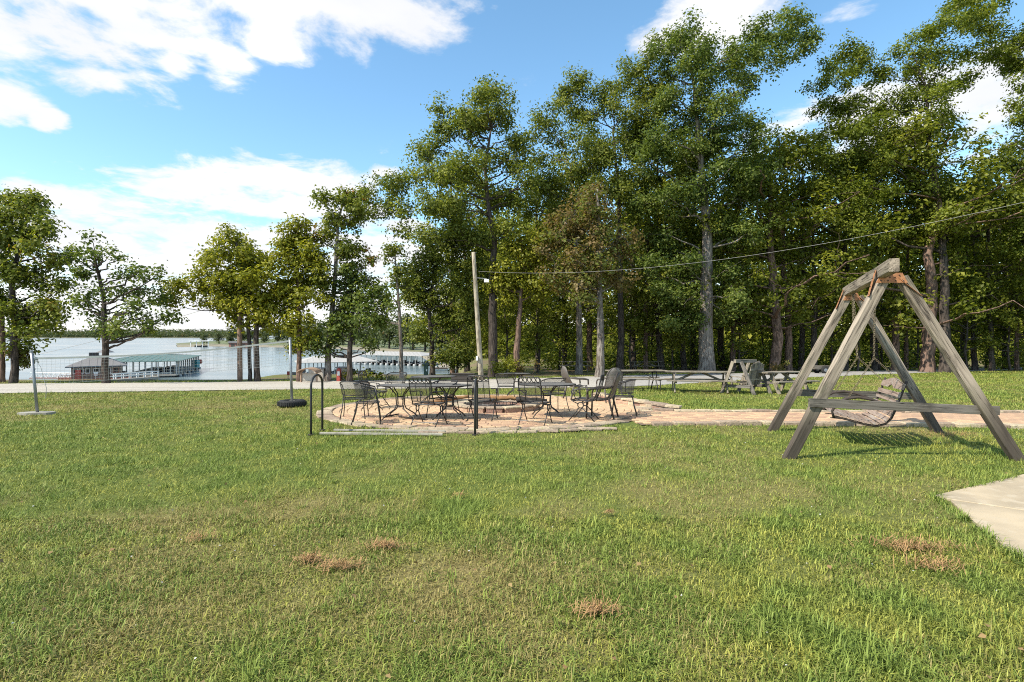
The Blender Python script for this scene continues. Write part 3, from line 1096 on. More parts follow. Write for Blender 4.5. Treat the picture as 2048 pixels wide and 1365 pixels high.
def make_wood(trunk, radii, clumps, seed, min_h=0.25, twigs=3):
    rr = random.Random(seed)
    mb = MB()
    pts, rad = [], []
    K = len(trunk)
    for i in range(K - 1):
        for s in range(4):
            t = s / 4
            p = trunk[i].lerp(trunk[i + 1], t)
            j = radii[i] * 0.18
            pts.append(p + Vector((rr.uniform(-j, j), rr.uniform(-j, j), 0)))
            rad.append(radii[i] * (1 - t) + radii[i + 1] * t)
    pts.append(trunk[-1])
    rad.append(radii[-1])
    # flare at the foot
    pts.insert(0, pts[0] - Vector((0, 0, 0.35)))
    rad.insert(0, rad[0] * 1.45)
    rad[1] *= 1.18
    mb.tube(pts, rad, 9)
    H = trunk[-1].z - trunk[0].z
    nodes = [(p, r) for p, r in zip(pts, rad) if p.z > trunk[0].z + H * min_h]
    order = sorted(clumps, key=lambda c: min((Vector(c[0]) - p).length for p, _ in nodes))
    for (c, r) in order:
        c = Vector(c)
        best, bs = None, 1e9
        for p, q in nodes:
            dv = c - p
            hor = math.hypot(dv.x, dv.y)
            sc = dv.length + max(0, 0.35 * hor - dv.z) * 1.3 + 0.06 / max(q, 0.02)
            if sc < bs:
                best, bs = (p, q), sc
        p, q = best
        dv = c - p
        L = dv.length
        if L < 0.3:
            continue
        r0 = min(q * 0.72, 0.018 + 0.015 * L + 0.014 * r)
        side = Vector((rr.uniform(-1, 1), rr.uniform(-1, 1), rr.uniform(-0.7, 0.2))) * L * 0.12
        path, rads = [], []
        n = 6
        for i in range(n + 1):
            t = i / n
            w = side * math.sin(math.pi * t) + Vector((rr.uniform(-1, 1), rr.uniform(-1, 1), rr.uniform(-1, 1))) * L * 0.045 * (0 < i < n)
            path.append(p + dv * t + w)
            rads.append(r0 * (1 - 0.72 * t))
        mb.tube(path, rads, 5, cap=False)
        for i in range(2, n + 1):
            nodes.append((path[i], rads[i]))
        for _ in range(twigs):
            e = c + Vector((rr.gauss(0, 1), rr.gauss(0, 1), rr.gauss(0, 0.8))).normalized() * r * 0.85
            m_ = c.lerp(e, 0.5) + Vector((rr.uniform(-.1, .1), rr.uniform(-.1, .1), rr.uniform(-.1, .1))) * r
            s0 = path[n]
            mb.tube([s0, m_, e], [rads[-1] * 0.8, rads[-1] * 0.5, 0.008], 4, cap=False)
    return mb


HERO = []


def hero(name, label, base, trunk_px, r0, r1, clumps_px, leafm, barkm, seed, cat='tree', depth=0.45, extra=0.8, leaf=0.2, kk=17.0, per=36, sig=0.27, spread=1.0, drop_low=0, twigs=3, rmul=1.2):
    """a tree whose limbs and leaf masses stand where the photograph shows them, with depth of its own"""
    rr = random.Random(seed)
    d = base[1]
    B = on(base[0], d)
    S = F / d
    tr = [Vector((0, 0, 0))]
    for i, (px, py) in enumerate(trunk_px):
        p = at(px, py, d) - B
        p.y += rr.uniform(-.15, .15) * (i > 0)
        tr.append(p)
    K = len(tr)
    radii = [r0 * (1 - i / (K - 1)) + r1 * i / (K - 1) for i in range(K)]
    xs = [c[0] for c in clumps_px]
    W = (max(xs) - min(xs)) / S / 2
    cx = sum(xs) / len(xs)
    cl = []
    for (px, py, r) in clumps_px:
        R = r / S * rmul
        rel = abs(px - cx) / S
        md = math.sqrt(max(0.05, 1 - min(1, (rel / max(W, .1)) ** 2))) * W * depth
        dd = rr.uniform(-1, 0.4) * md * 0.8
        k = (d + dd) / d
        q = at(px, py, d + dd) - B
        cl.append(((q.x, q.y, q.z), R * k))
        if rr.random() < extra:
            dd2 = rr.uniform(0.2, 1) * md * 1.1
            q = at(px + rr.uniform(-.6, .6) * r, py + rr.uniform(-.3, .6) * r, d + dd2) - B
            cl.append(((q.x, q.y, q.z), R * 0.95))
    wood_mb = make_wood(tr, radii, cl, seed, twigs=twigs)
    V, Q, a, h = make_crown(cl, seed, leaf, kk, per, sig)
    root = thing(name, label, cat, B)
    obj('trunk', wood_mb, barkm, root, smooth=True)
    link('crown', npmesh('crown', V, Q, None, [leafm], {'rnd': a, 'hue': h}), root)
    HERO.append(root)
    return root


# --- the row along the lake
hero('oak_tree', 'leafy tree cut off by the left edge of the picture, with brown tinged leaves', (27, 25.0),
     [(30, 650), (27, 560), (36, 490), (40, 430)], 0.156, 0.06,
     [(25, 410, 38), (68, 415, 34), (95, 452, 28), (28, 465, 45), (78, 500, 34), (108, 530, 26), (125, 578, 24), (60, 555, 42), (8, 535, 40), (98, 615, 30), (48, 625, 40), (8, 610, 36), (58, 675, 30), (20, 690, 30), (88, 648, 20), (-30, 450, 45), (-45, 530, 45), (-40, 610, 40), (112, 625, 18)],
     M['leaf_left'], M['bark_dark'], 101, leaf=0.17, sig=0.22, kk=24, rmul=1.0)
hero('slim_tree', 'slim trunk with sparse reddish leaves at the very left edge', (4, 25.6), [(5, 720), (3, 640), (-2, 560)], 0.121, 0.08,
     [(38, 712, 9), (45, 722, 9), (36, 700, 8), (-20, 560, 40), (-30, 500, 40)], M['leaf_red'], M['bark_red'], 102, leaf=0.14, sig=0.18)
hero('oak_tree', 'dark spreading tree with a broken stub, standing before the dock house', (211, 24.7),
     [(211, 700), (210, 645), (205, 595), (194, 545), (188, 500)], 0.156, 0.04,
     [(184, 482, 17), (198, 515, 16), (160, 508, 16), (145, 518, 10), (222, 508, 13), (238, 518, 8), (180, 552, 26), (218, 572, 20), (166, 600, 18), (188, 628, 22), (246, 548, 13), (275, 546, 20), (306, 558, 22), (330, 580, 18), (266, 588, 24), (305, 606, 21), (338, 632, 12), (286, 636, 21), (250, 648, 22), (222, 668, 14), (300, 660, 11), (200, 660, 14), (182, 590, 18), (262, 612, 18)],
     M['leaf_dark'], M['bark_dark'], 103, leaf=0.16, per=24, sig=0.18, depth=0.6, extra=0.6, kk=24)
hero('oak_tree', 'yellow green tree with a long low limb reaching left over the net', (514, 26.3),
     [(513, 700), (510, 640), (504, 585), (492, 530), (472, 485)], 0.150, 0.05,
     [(455, 470, 18), (436, 500, 24), (478, 498, 26), (418, 522, 17), (508, 520, 22), (398, 562, 22), (365, 580, 23), (338, 598, 17), (438, 555, 30), (488, 555, 32), (528, 555, 24), (458, 602, 30), (500, 612, 32), (412, 603, 18), (538, 606, 24), (480, 645, 17), (528, 650, 18), (498, 585, 32), (420, 575, 20), (545, 640, 16)],
     M['leaf_yel'], M['bark_dark'], 104, leaf=0.17, sig=0.2, kk=24)
hero('slim_tree', 'slender dark trunk close beside the yellow green tree by the net', (500, 26.6), [(499, 690), (497, 640), (495, 590)], 0.090, 0.08,
     [(490, 570, 25), (500, 540, 25), (475, 590, 20), (462, 480, 14)], M['leaf_oak'], M['bark_dark'], 105, leaf=0.17, sig=0.2)
hero('maple_tree', 'rounded bright yellow green tree right of the long limbed tree', (598, 26.0),
     [(598, 690), (597, 640), (598, 590), (594, 530)], 0.125, 0.05,
     [(580, 468, 24), (558, 490, 19), (610, 498, 30), (572, 528, 28), (622, 548, 34), (562, 572, 24), (590, 590, 32), (640, 598, 24), (602, 638, 24), (562, 620, 19), (612, 678, 18), (575, 650, 16), (598, 450, 15), (628, 510, 20), (590, 700, 10)],
     M['leaf_yel'], M['bark_red'], 106, leaf=0.17, sig=0.2, kk=24)
hero('oak_tree', 'tall pale trunked tree with light open crown behind the small roofed kiosk', (655, 26.4),
     [(657, 700), (662, 640), (668, 570), (672, 500), (676, 440), (688, 402)], 0.165, 0.04,
     [(668, 396, 22), (698, 392, 20), (656, 436, 16), (690, 448, 17), (716, 428, 14), (640, 478, 20), (686, 492, 20), (714, 502, 14), (630, 520, 18), (700, 540, 20), (735, 560, 15), (720, 606, 22), (690, 600, 18), (742, 522, 8), (650, 560, 16), (705, 420, 15), (650, 410, 12)],
     M['leaf_left'], M['bark_grey'], 107, leaf=0.16, sig=0.18, depth=0.6, kk=24, rmul=1.42)
hero('oak_tree', 'dark dense low tree beside the beige cabinet and red pump', (699, 26.0),
     [(700, 700), (703, 650), (705, 600)], 0.140, 0.08,
     [(702, 592, 30), (732, 616, 26), (680, 636, 25), (742, 648, 24), (712, 655, 26), (662, 690, 16), (762, 616, 20), (736, 690, 14), (640, 700, 17), (690, 560, 22), (755, 585, 14), (625, 690, 14), (672, 660, 18)],
     M['leaf_dark'], M['bark_dark'], 108, leaf=0.16, sig=0.2, kk=24)
hero('slim_tree', 'slender half bare double trunk between the dark low tree and the tall dark oak', (803, 30.0),
     [(802, 690), (798, 610), (792, 540), (790, 500)], 0.120, 0.03,
     [(790, 498, 14), (775, 510, 11), (800, 538, 12), (768, 590, 9), (812, 570, 12), (760, 640, 8), (786, 560, 10)], M['leaf_oak'], M['bark_grey'], 109, leaf=0.17, sig=0.18, rmul=1.70)
# --- the edge of the wood
hero('oak_tree', 'tall dark oak behind the wooden light pole, long limb reaching left over the lake', (985, 32.0),
     [(986, 650), (984, 560), (988, 480), (978, 420), (970, 340), (982, 260)], 0.300, 0.05,
     [(985, 182, 22), (1010, 198, 22), (962, 206, 26), (940, 230, 22), (897, 222, 24), (1002, 238, 34), (952, 266, 34), (904, 264, 26), (872, 298, 25), (842, 300, 17), (1030, 276, 26), (1046, 300, 18), (992, 316, 38), (934, 326, 38), (884, 346, 30), (842, 358, 25), (1040, 338, 22), (1058, 362, 15), (800, 368, 22), (762, 368, 25), (736, 388, 18), (720, 384, 12), (776, 408, 20), (746, 430, 10), (810, 418, 22), (862, 408, 30), (922, 398, 38), (982, 398, 38), (1030, 398, 30), (902, 456, 36), (856, 472, 30), (962, 466, 34), (1020, 456, 26), (800, 462, 15), (920, 230, 20), (880, 250, 18), (1015, 225, 20)],
     M['leaf_oak'], M['bark_dark'], 110, leaf=0.175, kk=16, sig=0.26, depth=0.5, rmul=1.2, extra=0.8)
hero('oak_tree', 'green tree behind the lakeside end of the wood, just left of the light pole', (864, 34.0),
     [(864, 690), (858, 620), (866, 560), (875, 500)], 0.176, 0.05,
     [(872, 530, 40), (920, 525, 34), (830, 545, 32), (968, 540, 34), (862, 590, 38), (920, 590, 36), (826, 600, 24), (885, 640, 34), (940, 640, 30), (845, 660, 24), (905, 690, 26), (812, 560, 16), (860, 500, 30), (910, 490, 30), (930, 700, 22), (880, 715, 18)],
     M['leaf_oak'], M['bark_dark'], 111, leaf=0.175, kk=16, sig=0.27)
hero('oak_tree', 'leaning reddish trunk right of the light pole with yellow green crown', (1032, 31.5),
     [(1034, 690), (1040, 620), (1042, 585), (1048, 540)], 0.208, 0.06,
     [(1040, 560, 30), (1075, 545, 28), (1015, 540, 26), (1060, 510, 26), (1090, 580, 26), (1025, 590, 20), (1045, 480, 28), (1085, 500, 22), (1000, 570, 16)],
     M['leaf_yel'], M['bark_red'], 112, leaf=0.2, kk=15, sig=0.27)
hero('oak_tree', 'tree with reddish brown autumn leaves in front of the wood', (1200, 30.5),
     [(1201, 650), (1199, 560), (1198, 450), (1194, 380)], 0.243, 0.05,
     [(1180, 410, 36), (1140, 442, 32), (1220, 440, 33), (1108, 470, 24), (1190, 486, 40), (1150, 520, 34), (1232, 506, 30), (1110, 540, 25), (1202, 548, 36), (1160, 575, 26), (1242, 560, 22), (1085, 500, 18), (1130, 580, 18), (1180, 600, 18), (1255, 470, 18)],
     M['leaf_red'], M['bark_grey'], 113, leaf=0.19, kk=11, sig=0.25, rmul=1.38)
hero('oak_tree', 'tall olive tree rising behind the reddish one, right of the tall dark oak', (1158, 36.0),
     [(1158, 650), (1155, 540), (1150, 430), (1140, 330)], 0.240, 0.05,
     [(1076, 240, 18), (1096, 232, 22), (1066, 268, 15), (1110, 268, 27), (1150, 298, 32), (1082, 308, 26), (1130, 346, 36), (1190, 326, 36), (1100, 378, 32), (1172, 386, 34), (1064, 420, 22), (1120, 420, 30), (1230, 380, 30), (1060, 370, 16), (1090, 350, 20)],
     M['leaf_oak'], M['bark_grey'], 114, leaf=0.18, kk=15, sig=0.28, rmul=1.2, extra=0.8)
hero('oak_tree', 'tall tree with a rounded top left of the giant oak', (1240, 38.0),
     [(1242, 650), (1240, 520), (1236, 380), (1225, 260)], 0.272, 0.06,
     [(1160, 158, 22), (1130, 174, 18), (1190, 178, 26), (1150, 208, 30), (1116, 214, 14), (1220, 188, 23), (1262, 138, 22), (1250, 170, 23), (1290, 126, 23), (1300, 168, 30), (1242, 216, 35), (1300, 220, 38), (1190, 240, 32), (1262, 270, 36), (1210, 290, 34), (1300, 290, 34), (1250, 340, 36), (1180, 270, 24), (1280, 380, 34), (1310, 88, 14)],
     M['leaf_oak'], M['bark_dark'], 115, leaf=0.18, kk=15, sig=0.28, rmul=1.2, extra=0.8)
hero('giant_oak_tree', 'giant oak with thick grey trunk behind the wooden picnic table', (1412, 36.5),
     [(1412, 650), (1414, 540), (1414, 450), (1402, 350), (1395, 250), (1385, 140)], 0.54, 0.06,
     [(1381, 60, 25), (1360, 80, 24), (1402, 95, 25), (1340, 100, 21), (1312, 96, 11), (1376, 130, 33), (1330, 140, 25), (1418, 150, 26), (1412, 112, 20), (1350, 190, 34), (1400, 190, 25),
      (1475, 100, 22), (1456, 128, 19), (1500, 70, 19), (1530, 60, 22), (1576, 34, 21), (1600, 40, 14), (1560, 80, 25), (1610, 80, 17), (1634, 74, 9), (1600, 105, 17), (1520, 108, 26), (1480, 140, 25), (1550, 128, 21), (1500, 160, 20), (1470, 186, 24),
      (1440, 220, 34), (1380, 248, 38), (1330, 268, 36), (1490, 236, 30), (1430, 288, 38), (1500, 288, 30), (1370, 318, 38), (1304, 328, 36), (1460, 338, 38), (1520, 338, 30), (1410, 370, 34), (1342, 398, 36), (1290, 408, 30), (1480, 398, 34), (1450, 460, 34), (1325, 470, 34), (1500, 466, 30), (1362, 525, 34), (1452, 540, 34), (1340, 590, 30), (1470, 590, 28), (1375, 600, 28), (1300, 530, 26), (1392, 640, 22), (1448, 630, 20), (1340, 640, 22)],
     M['leaf_dark'], M['bark_grey'], 116, leaf=0.19, kk=15, sig=0.28, depth=0.45, rmul=1.2, extra=0.8)
hero('oak_tree', 'big forked oak at the right with autumn tinged crown, behind the swing', (1890, 38.5),
     [(1890, 640), (1887, 540), (1882, 470), (1862, 380), (1856, 270), (1850, 180)], 0.357, 0.06,
     [(1690, 108, 21), (1722, 112, 20), (1650, 138, 17), (1752, 148, 25), (1690, 158, 25), (1640, 174, 16), (1800, 108, 19), (1822, 90, 21), (1860, 60, 25), (1900, 50, 25), (1940, 28, 28), (1980, 40, 28), (2030, 60, 30), (1842, 130, 29), (1892, 120, 30), (1950, 98, 28), (2000, 110, 25), (1760, 200, 30), (1702, 208, 30), (1654, 214, 20), (1820, 200, 34), (1880, 188, 28), (1936, 160, 20), (2030, 130, 17), (1722, 260, 34), (1782, 260, 34), (1666, 260, 26), (1850, 250, 32), (1894, 232, 18), (1640, 310, 32), (1702, 320, 36), (1770, 320, 36), (1842, 320, 32), (1664, 376, 36), (1742, 386, 38), (1822, 386, 38), (1892, 390, 30), (1900, 440, 32), (1800, 446, 36), (1720, 450, 36), (1960, 20, 25), (1990, -20, 30), (1920, -10, 30)],
     M['leaf_right'], M['bark_dark'], 117, leaf=0.19, kk=15, sig=0.27, depth=0.45, rmul=1.2, extra=0.8)
hero('oak_tree', 'limbs of an oak reaching in from beyond the right edge of the picture', (2120, 37.0),
     [(2118, 560), (2110, 430), (2100, 320), (2095, 200), (2100, 100)], 0.45, 0.08,
     [(2040, 168, 16), (2022, 208, 13), (2046, 240, 13), (2034, 230, 11), (2040, 120, 18), (2080, 60, 40), (2090, 140, 40), (2010, 320, 18), (2046, 334, 22), (2080, 300, 40), (2030, 400, 30), (2080, 400, 50), (2050, 470, 34), (2120, 200, 50), (2020, 290, 11)],
     M['leaf_right'], M['bark_dark'], 118, leaf=0.19, kk=15, sig=0.27, rmul=1.2, extra=0.8)

# --- trees of the wood behind: six grown forms, copied
PROTO = []
for s in range(7):
    rr = random.Random(500 + s)
    H = rr.uniform(15, 19)
    lean = rr.uniform(-0.6, 0.6)
    tr = [Vector((0, 0, 0))] + [Vector((lean * t + rr.uniform(-.15, .15), rr.uniform(-.2, .2), H * t)) for t in (0.15, 0.32, 0.5, 0.68, 0.86)]
    cl = []
    for _ in range(40):
        t = rr.uniform(0.0, 1.0) ** 0.85
        w = 3.4 * (0.55 + 0.9 * math.sin(math.pi * min(1, 0.12 + t * 0.85)))
        a = rr.uniform(0, 2 * math.pi)
        q = w * math.sqrt(rr.random())
        cl.append(((q * math.cos(a) + lean * t, q * math.sin(a), H * (0.20 + 0.82 * t)), rr.uniform(0.75, 1.35)))
    wm = make_wood(tr, [0.24, 0.215, 0.19, 0.15, 0.10, 0.05], cl, 600 + s, min_h=0.2, twigs=1)
    V, Q, a, h = make_crown(cl, 700 + s, 0.27, 6.0, 22, 0.34)
    PROTO.append((wm.data('trunk', [M['bark_dark'], M['bark_red'], M['bark_dark'], M['bark_dark']][s % 4], True), npmesh('crown', V, Q, None, [M['leaf_back']], {'rnd': a, 'hue': h})))

WOOD = [(905, 44), (935, 50), (1075, 46), (1098, 58), (1128, 50), (1180, 47), (1222, 55), (1268, 46), (1292, 41), (1322, 42), (1345, 56), (1368, 45), (1386, 52), (1445, 50), (1466, 43), (1490, 54),
        (1550, 39.5), (1576, 42), (1602, 46), (1628, 43), (1645, 55), (1690, 45), (1722, 54), (1752, 46), (1790, 44), (1812, 47), (1855, 39.0), (1925, 52), (1950, 45), (1985, 43), (2010, 52), (2034, 45), (2075, 43), (2130, 48), (1000, 56), (1050, 60), (1420, 62), (1520, 60), (1670, 62), (1850, 60), (1975, 62), (2190, 44)]
ORD = ['first', 'second', 'third', 'fourth', 'fifth', 'sixth', 'seventh', 'eighth', 'ninth', 'tenth', 'eleventh', 'twelfth', 'thirteenth', 'fourteenth', 'fifteenth', 'sixteenth', 'seventeenth', 'eighteenth', 'nineteenth', 'twentieth', 'twenty-first', 'twenty-second', 'twenty-third']
rr = random.Random(77)
WOOD.sort()
zones = {}
for i, (px, d) in enumerate((w_[0], 39 + (w_[1] - 39) * 0.55) for w_ in WOOD if w_[1] < 53):
    s = (i * 3 + rr.randrange(2)) % 7
    B = on(px, d)
    zone = ('around the light pole' if px < 1060 else 'between light pole and giant oak' if px < 1412 else 'between giant oak and swing' if px < 1660 else 'behind or right of the swing')
    zones[zone] = zones.get(zone, 0) + 1
    sc = rr.uniform(0.86, 1.1) * (1.0 if d < 50 else 1.08)
    fat = 1.75 if px in (1550, 1855) else rr.uniform(0.75, 1.15)
    root = thing('woodland_tree', '%s trunk from the left of the woodland trees %s' % (ORD[zones[zone] - 1], zone), 'tree', B, 'trees of the wood behind the lawn')
    root.rotation_euler = (0, 0, rr.uniform(0, 6.28))
    t = link('trunk', PROTO[s][0], root)
    c = link('crown', PROTO[s][1], root)
    t.scale = (fat * sc, fat * sc, sc)
    c.scale = (sc, sc, sc)


# --- young trees of the understorey
YOUNG = []
for s in range(3):
    rr = random.Random(1500 + s)
    tr = [Vector((0, 0, 0))] + [Vector((rr.uniform(-.2, .2), rr.uniform(-.2, .2), z)) for z in (1.5, 3.2, 5.0, 6.6)]
    cl = []
    for _ in range(26):
        t = rr.random()
        w = 2.3 * math.sin(math.pi * (0.22 + 0.68 * t))
        a = rr.uniform(0, 6.28)
        q = w * math.sqrt(rr.random())
        cl.append(((q * math.cos(a), q * math.sin(a), 1.5 + 6.0 * t), rr.uniform(0.5, 0.85)))
    wm = make_wood(tr, [0.085, 0.075, 0.06, 0.04, 0.02], cl, 1600 + s, min_h=0.15, twigs=1)
    V, Q, a, h = make_crown(cl, 1700 + s, 0.20, 15, 17, 0.24, 0.6)
    YOUNG.append((wm.data('trunk', M['bark_dark'], True), npmesh('crown', V, Q, None, [M['leaf_back']], {'rnd': a, 'hue': h})))
YSP = [(915, 38, .9), (955, 42, 1.0), (1012, 38, .85), (1075, 38, 1.0), (1118, 44, 1.1), (1262, 40, .95), (1305, 47, 1.2), (1345, 40, .9), (1480, 41, .95), (1525, 47, 1.1), (1585, 50, 1.2), (1665, 42, 1.0), (1715, 41, .95), (1765, 44, 1.1), (1832, 45, 1.1), (1935, 41, 1.0), (1972, 47, 1.2), (2020, 41, 1.0), (2065, 46, 1.1)]
zones = {}
rr = random.Random(31)
for i, (px, d, sc) in enumerate(YSP):
    zone = 'left of the giant oak' if px < 1412 else 'between giant oak and swing' if px < 1780 else 'right of the swing top'
    zones[zone] = zones.get(zone, 0) + 1
    root = thing('young_tree', '%s from left of the low young trees %s' % (ORD[zones[zone] - 1], zone), 'tree', on(px, d), 'young trees at the wood edge')
    root.rotation_euler = (0, 0, rr.uniform(0, 6.28))
    root.scale = (sc, sc, sc)
    link('trunk', YOUNG[i % 3][0], root)
    link('crown', YOUNG[i % 3][1], root)


def leaf_mass(name, label, cat, n, fpos, size, mat, seed, per=20, sig=0.4):
    rng = np.random.default_rng(seed)
    vs, qs, ra, hu = [], [], [], []
    for _ in range(n):
        c = np.array(fpos(rng))
        k = per
        o = rng.normal(size=(k, 3)) * sig * np.array([1, 1, .7])
        leafquads(c + o, o / sig * 0.5 + np.array([0, -0.15, 0.7]), size, rng, vs, qs)
        ra.append(np.repeat(rng.random(k), 4))
        hu.append(np.full(k * 4, rng.random()))
    me = npmesh(name, np.concatenate(vs), np.concatenate(qs), None, [mat], {'rnd': np.concatenate(ra), 'hue': np.concatenate(hu)})
    return tag(link(name, me), label, cat, kind='stuff')


def fp_under(rng):
    while True:
        d = rng.uniform(43, 66)
        px = rng.uniform(1090 if d < 50 else 1010, 2250)
        x = (px - CX) / F * d
        k = float(vnoise(x * 0.28, d * 0.22, 8))
        if k > 0.42:
            break
    z = rng.random() ** 1.3 * (0.9 + 3.6 * (k - 0.3))
    return (x, d, G(x, d) + 0.15 + z)


def fp_deep(rng):
    d = rng.uniform(74, 104)
    px = rng.uniform(940, 2300)
    x = (px - CX) / F * d
    z = rng.uniform(1.2, 22) if rng.random() < 0.68 else rng.uniform(0, 4)
    return (x, d, G(x, d) + z)


leaf_mass('undergrowth', 'sunlit undergrowth among the trunks of the wood', 'undergrowth', 2300, fp_under, 0.26, M['leaf_back'], 31)
leaf_mass('deep_woodland', 'dense leaves deep in the wood behind the trunks', 'woodland', 6200, fp_deep, 0.8, M['leaf_back'], 32, 16, 0.95)

# --- bushes by the road
def bush(name, label, px, d, w, h, mat, seed, group=None):
    rr_ = random.Random(seed)
    B = on(px, d)
    cl = [((rr_.uniform(-w, w), rr_.uniform(-.4, .4) * w, rr_.uniform(0.25, 0.75) * h), h * 0.36) for _ in range(max(3, int(7 * w)))]
    root = thing(name, label, 'bush', B, group)
    mb = MB()
    for c, r in cl:
        obj('stem', MB().tube([(c[0] * .4, c[1] * .4, -0.05), (c[0] * .8, c[1] * .8, c[2] * .5), c], [0.02, 0.015, 0.006], 4), M['bark_dark'], root)
    V, Q, a, h_ = make_crown(cl, seed, 0.13, 60, 14, 0.13)
    link('foliage', npmesh('foliage', V, Q, None, [mat], {'rnd': a, 'hue': h_}), root)


bush('low_bush', 'low light green bush right of the dark low tree at the roadside', 716, 26.3, 0.75, 0.62, M['leaf_yel'], 1)
bush('low_bush', 'low bush between the two slim trunks beyond the road, left of the pole', 757, 27.0, 0.6, 0.5, M['leaf_yel'], 2)
bush('tall_bush', 'pale green bush at the foot of the leaning reddish trunk', 1020, 31.0, 0.55, 1.7, M['leaf_yel'], 3)
bush('tall_bush', 'brownish bush right of the pale green bush at the wood edge', 1052, 31.5, 0.7, 0.95, M['leaf_red'], 4)
bush('brush_pile', 'heap of brownish brush behind the wooden glider', 1545, 37.0, 1.4, 0.8, M['leaf_red'], 5)
bush('tall_bush', 'dark leafy bush in the shade between the lake and the light pole', 905, 36.0, 1.0, 2.2, M['leaf_dark'], 6)

# --- trees on the point across the bay
FARP = []
for s in range(3):
    rr = random.Random(900 + s)
    cl = []
    for _ in range(16):
        t = rr.random()
        w = 3.0 * math.sin(math.pi * (0.15 + 0.75 * t))
        a = rr.uniform(0, 6.28)
        cl.append(((w * math.cos(a) * rr.random(), w * math.sin(a) * rr.random(), 2.2 + 7.5 * t), rr.uniform(1.2, 2.0)))
    wm = make_wood([Vector((0, 0, 0)), Vector((.1, 0, 3)), Vector((0, .1, 6)), Vector((.1, 0, 9))], [.28, .22, .15, .06], cl, 950 + s, twigs=0)
    V, Q, a, h = make_crown(cl, 980 + s, 0.75, 2.2, 12, 0.7)
    FARP.append((wm.data('trunk', M['bark_dark'], True), npmesh('crown', V, Q, None, [M['leaf_far']], {'rnd': a, 'hue': h})))
rr = random.Random(5)
for i, (px, pyb, top) in enumerate([(408, 690, 668), (438, 689, 665), (462, 689, 657), (478, 688, 655), (500, 688, 662), (528, 688, 660), (556, 689, 652), (575, 689, 648), (594, 690, 644), (618, 690, 640), (640, 691, 642), (664, 692, 645), (686, 692, 643), (708, 693, 640), (732, 694, 644),
                                    (756, 697, 640), (778, 699, 636), (800, 700, 632), (826, 702, 630), (850, 705, 632), (880, 706, 628), (910, 707, 630), (940, 708, 635), (700, 684, 652), (760, 684, 646), (640, 685, 655)]):
    w = wp(px, pyb + 3)
    d = w.y * 1.03
    base = at(px, pyb, d)
    h = (pyb - top) / F * d
    root = thing('shore_tree', '%s from left of the far trees on the point, %s row' % (ORD[i if i < 23 else i - 23], 'front' if i < 23 else 'back'), 'tree', base, 'trees on the point across the bay')
    root.rotation_euler = (0, 0, rr.uniform(0, 6.28))
    s = h / 10.5
    root.scale = (s * 1.25, s * 1.25, s)
    link('trunk', FARP[i % 3][0], root)
    link('crown', FARP[i % 3][1], root)

# ------------------------------------------------------------------ patio, path, slabs
def rough_block(w, d, h, seed, jit=0.012, ch=0.015):
    """a split stone: box with chamfered, uneven top; origin at the centre of its foot"""
    r = random.Random(seed)
    mb = MB()
    j = lambda: r.uniform(-jit, jit)
    a, b = w / 2, d / 2
    lo = [(-a + j(), -b + j(), 0), (a + j(), -b + j(), 0), (a + j(), b + j(), 0), (-a + j(), b + j(), 0)]
    mi = [(x * (1 + j()), y * (1 + j()), h - ch + j() * .4) for x, y, _ in lo]
    hi = [(x - math.copysign(ch, x), y - math.copysign(ch, y), h + j() * .4) for x, y, _ in mi]
    mb.add(lo + mi + hi, [(3, 2, 1, 0)] + [(i, (i + 1) % 4, 4 + (i + 1) % 4, 4 + i) for i in range(4)] + [(4 + i, 4 + (i + 1) % 4, 8 + (i + 1) % 4, 8 + i) for i in range(4)] + [(8, 9, 10, 11)])
    return mb


def pave(root, spots, mat, limit=300):
    """spots: (x, y, yaw, w, d); the nearest ones as single pavers, the others joined into one part"""
    vw = Vector((0, 0, HC))
    r = random.Random(9)
    spots = sorted(spots, key=lambda s: s[0] ** 2 + s[1] ** 2)
    protos = {}
    rest = MB()
    for i, (x, y, yaw, w, d) in enumerate(spots):
        z = G(x, y) - 0.035 + r.uniform(-.004, .004)
        Mx = Matrix.Translation((x, y, z)) @ TILT @ Matrix.Rotation(yaw + r.uniform(-.03, .03), 4, 'Z')
        key = (round(w, 2), round(d, 2), r.randrange(4))
        if key not in protos:
            mb = rough_block(key[0], key[1], 0.06, hash(key) % 9999, 0.004, 0.009)
            protos[key] = (mb, mb.data('paver', mat))
        mb, me = protos[key]
        if i < limit:
            link('paver', me, root, Mx)
        else:
            rest.add([Mx @ Vector(v) for v in mb.v], mb.f)
    if rest.v:
        tag(obj('pavers', rest, mat, root), kind='stuff')


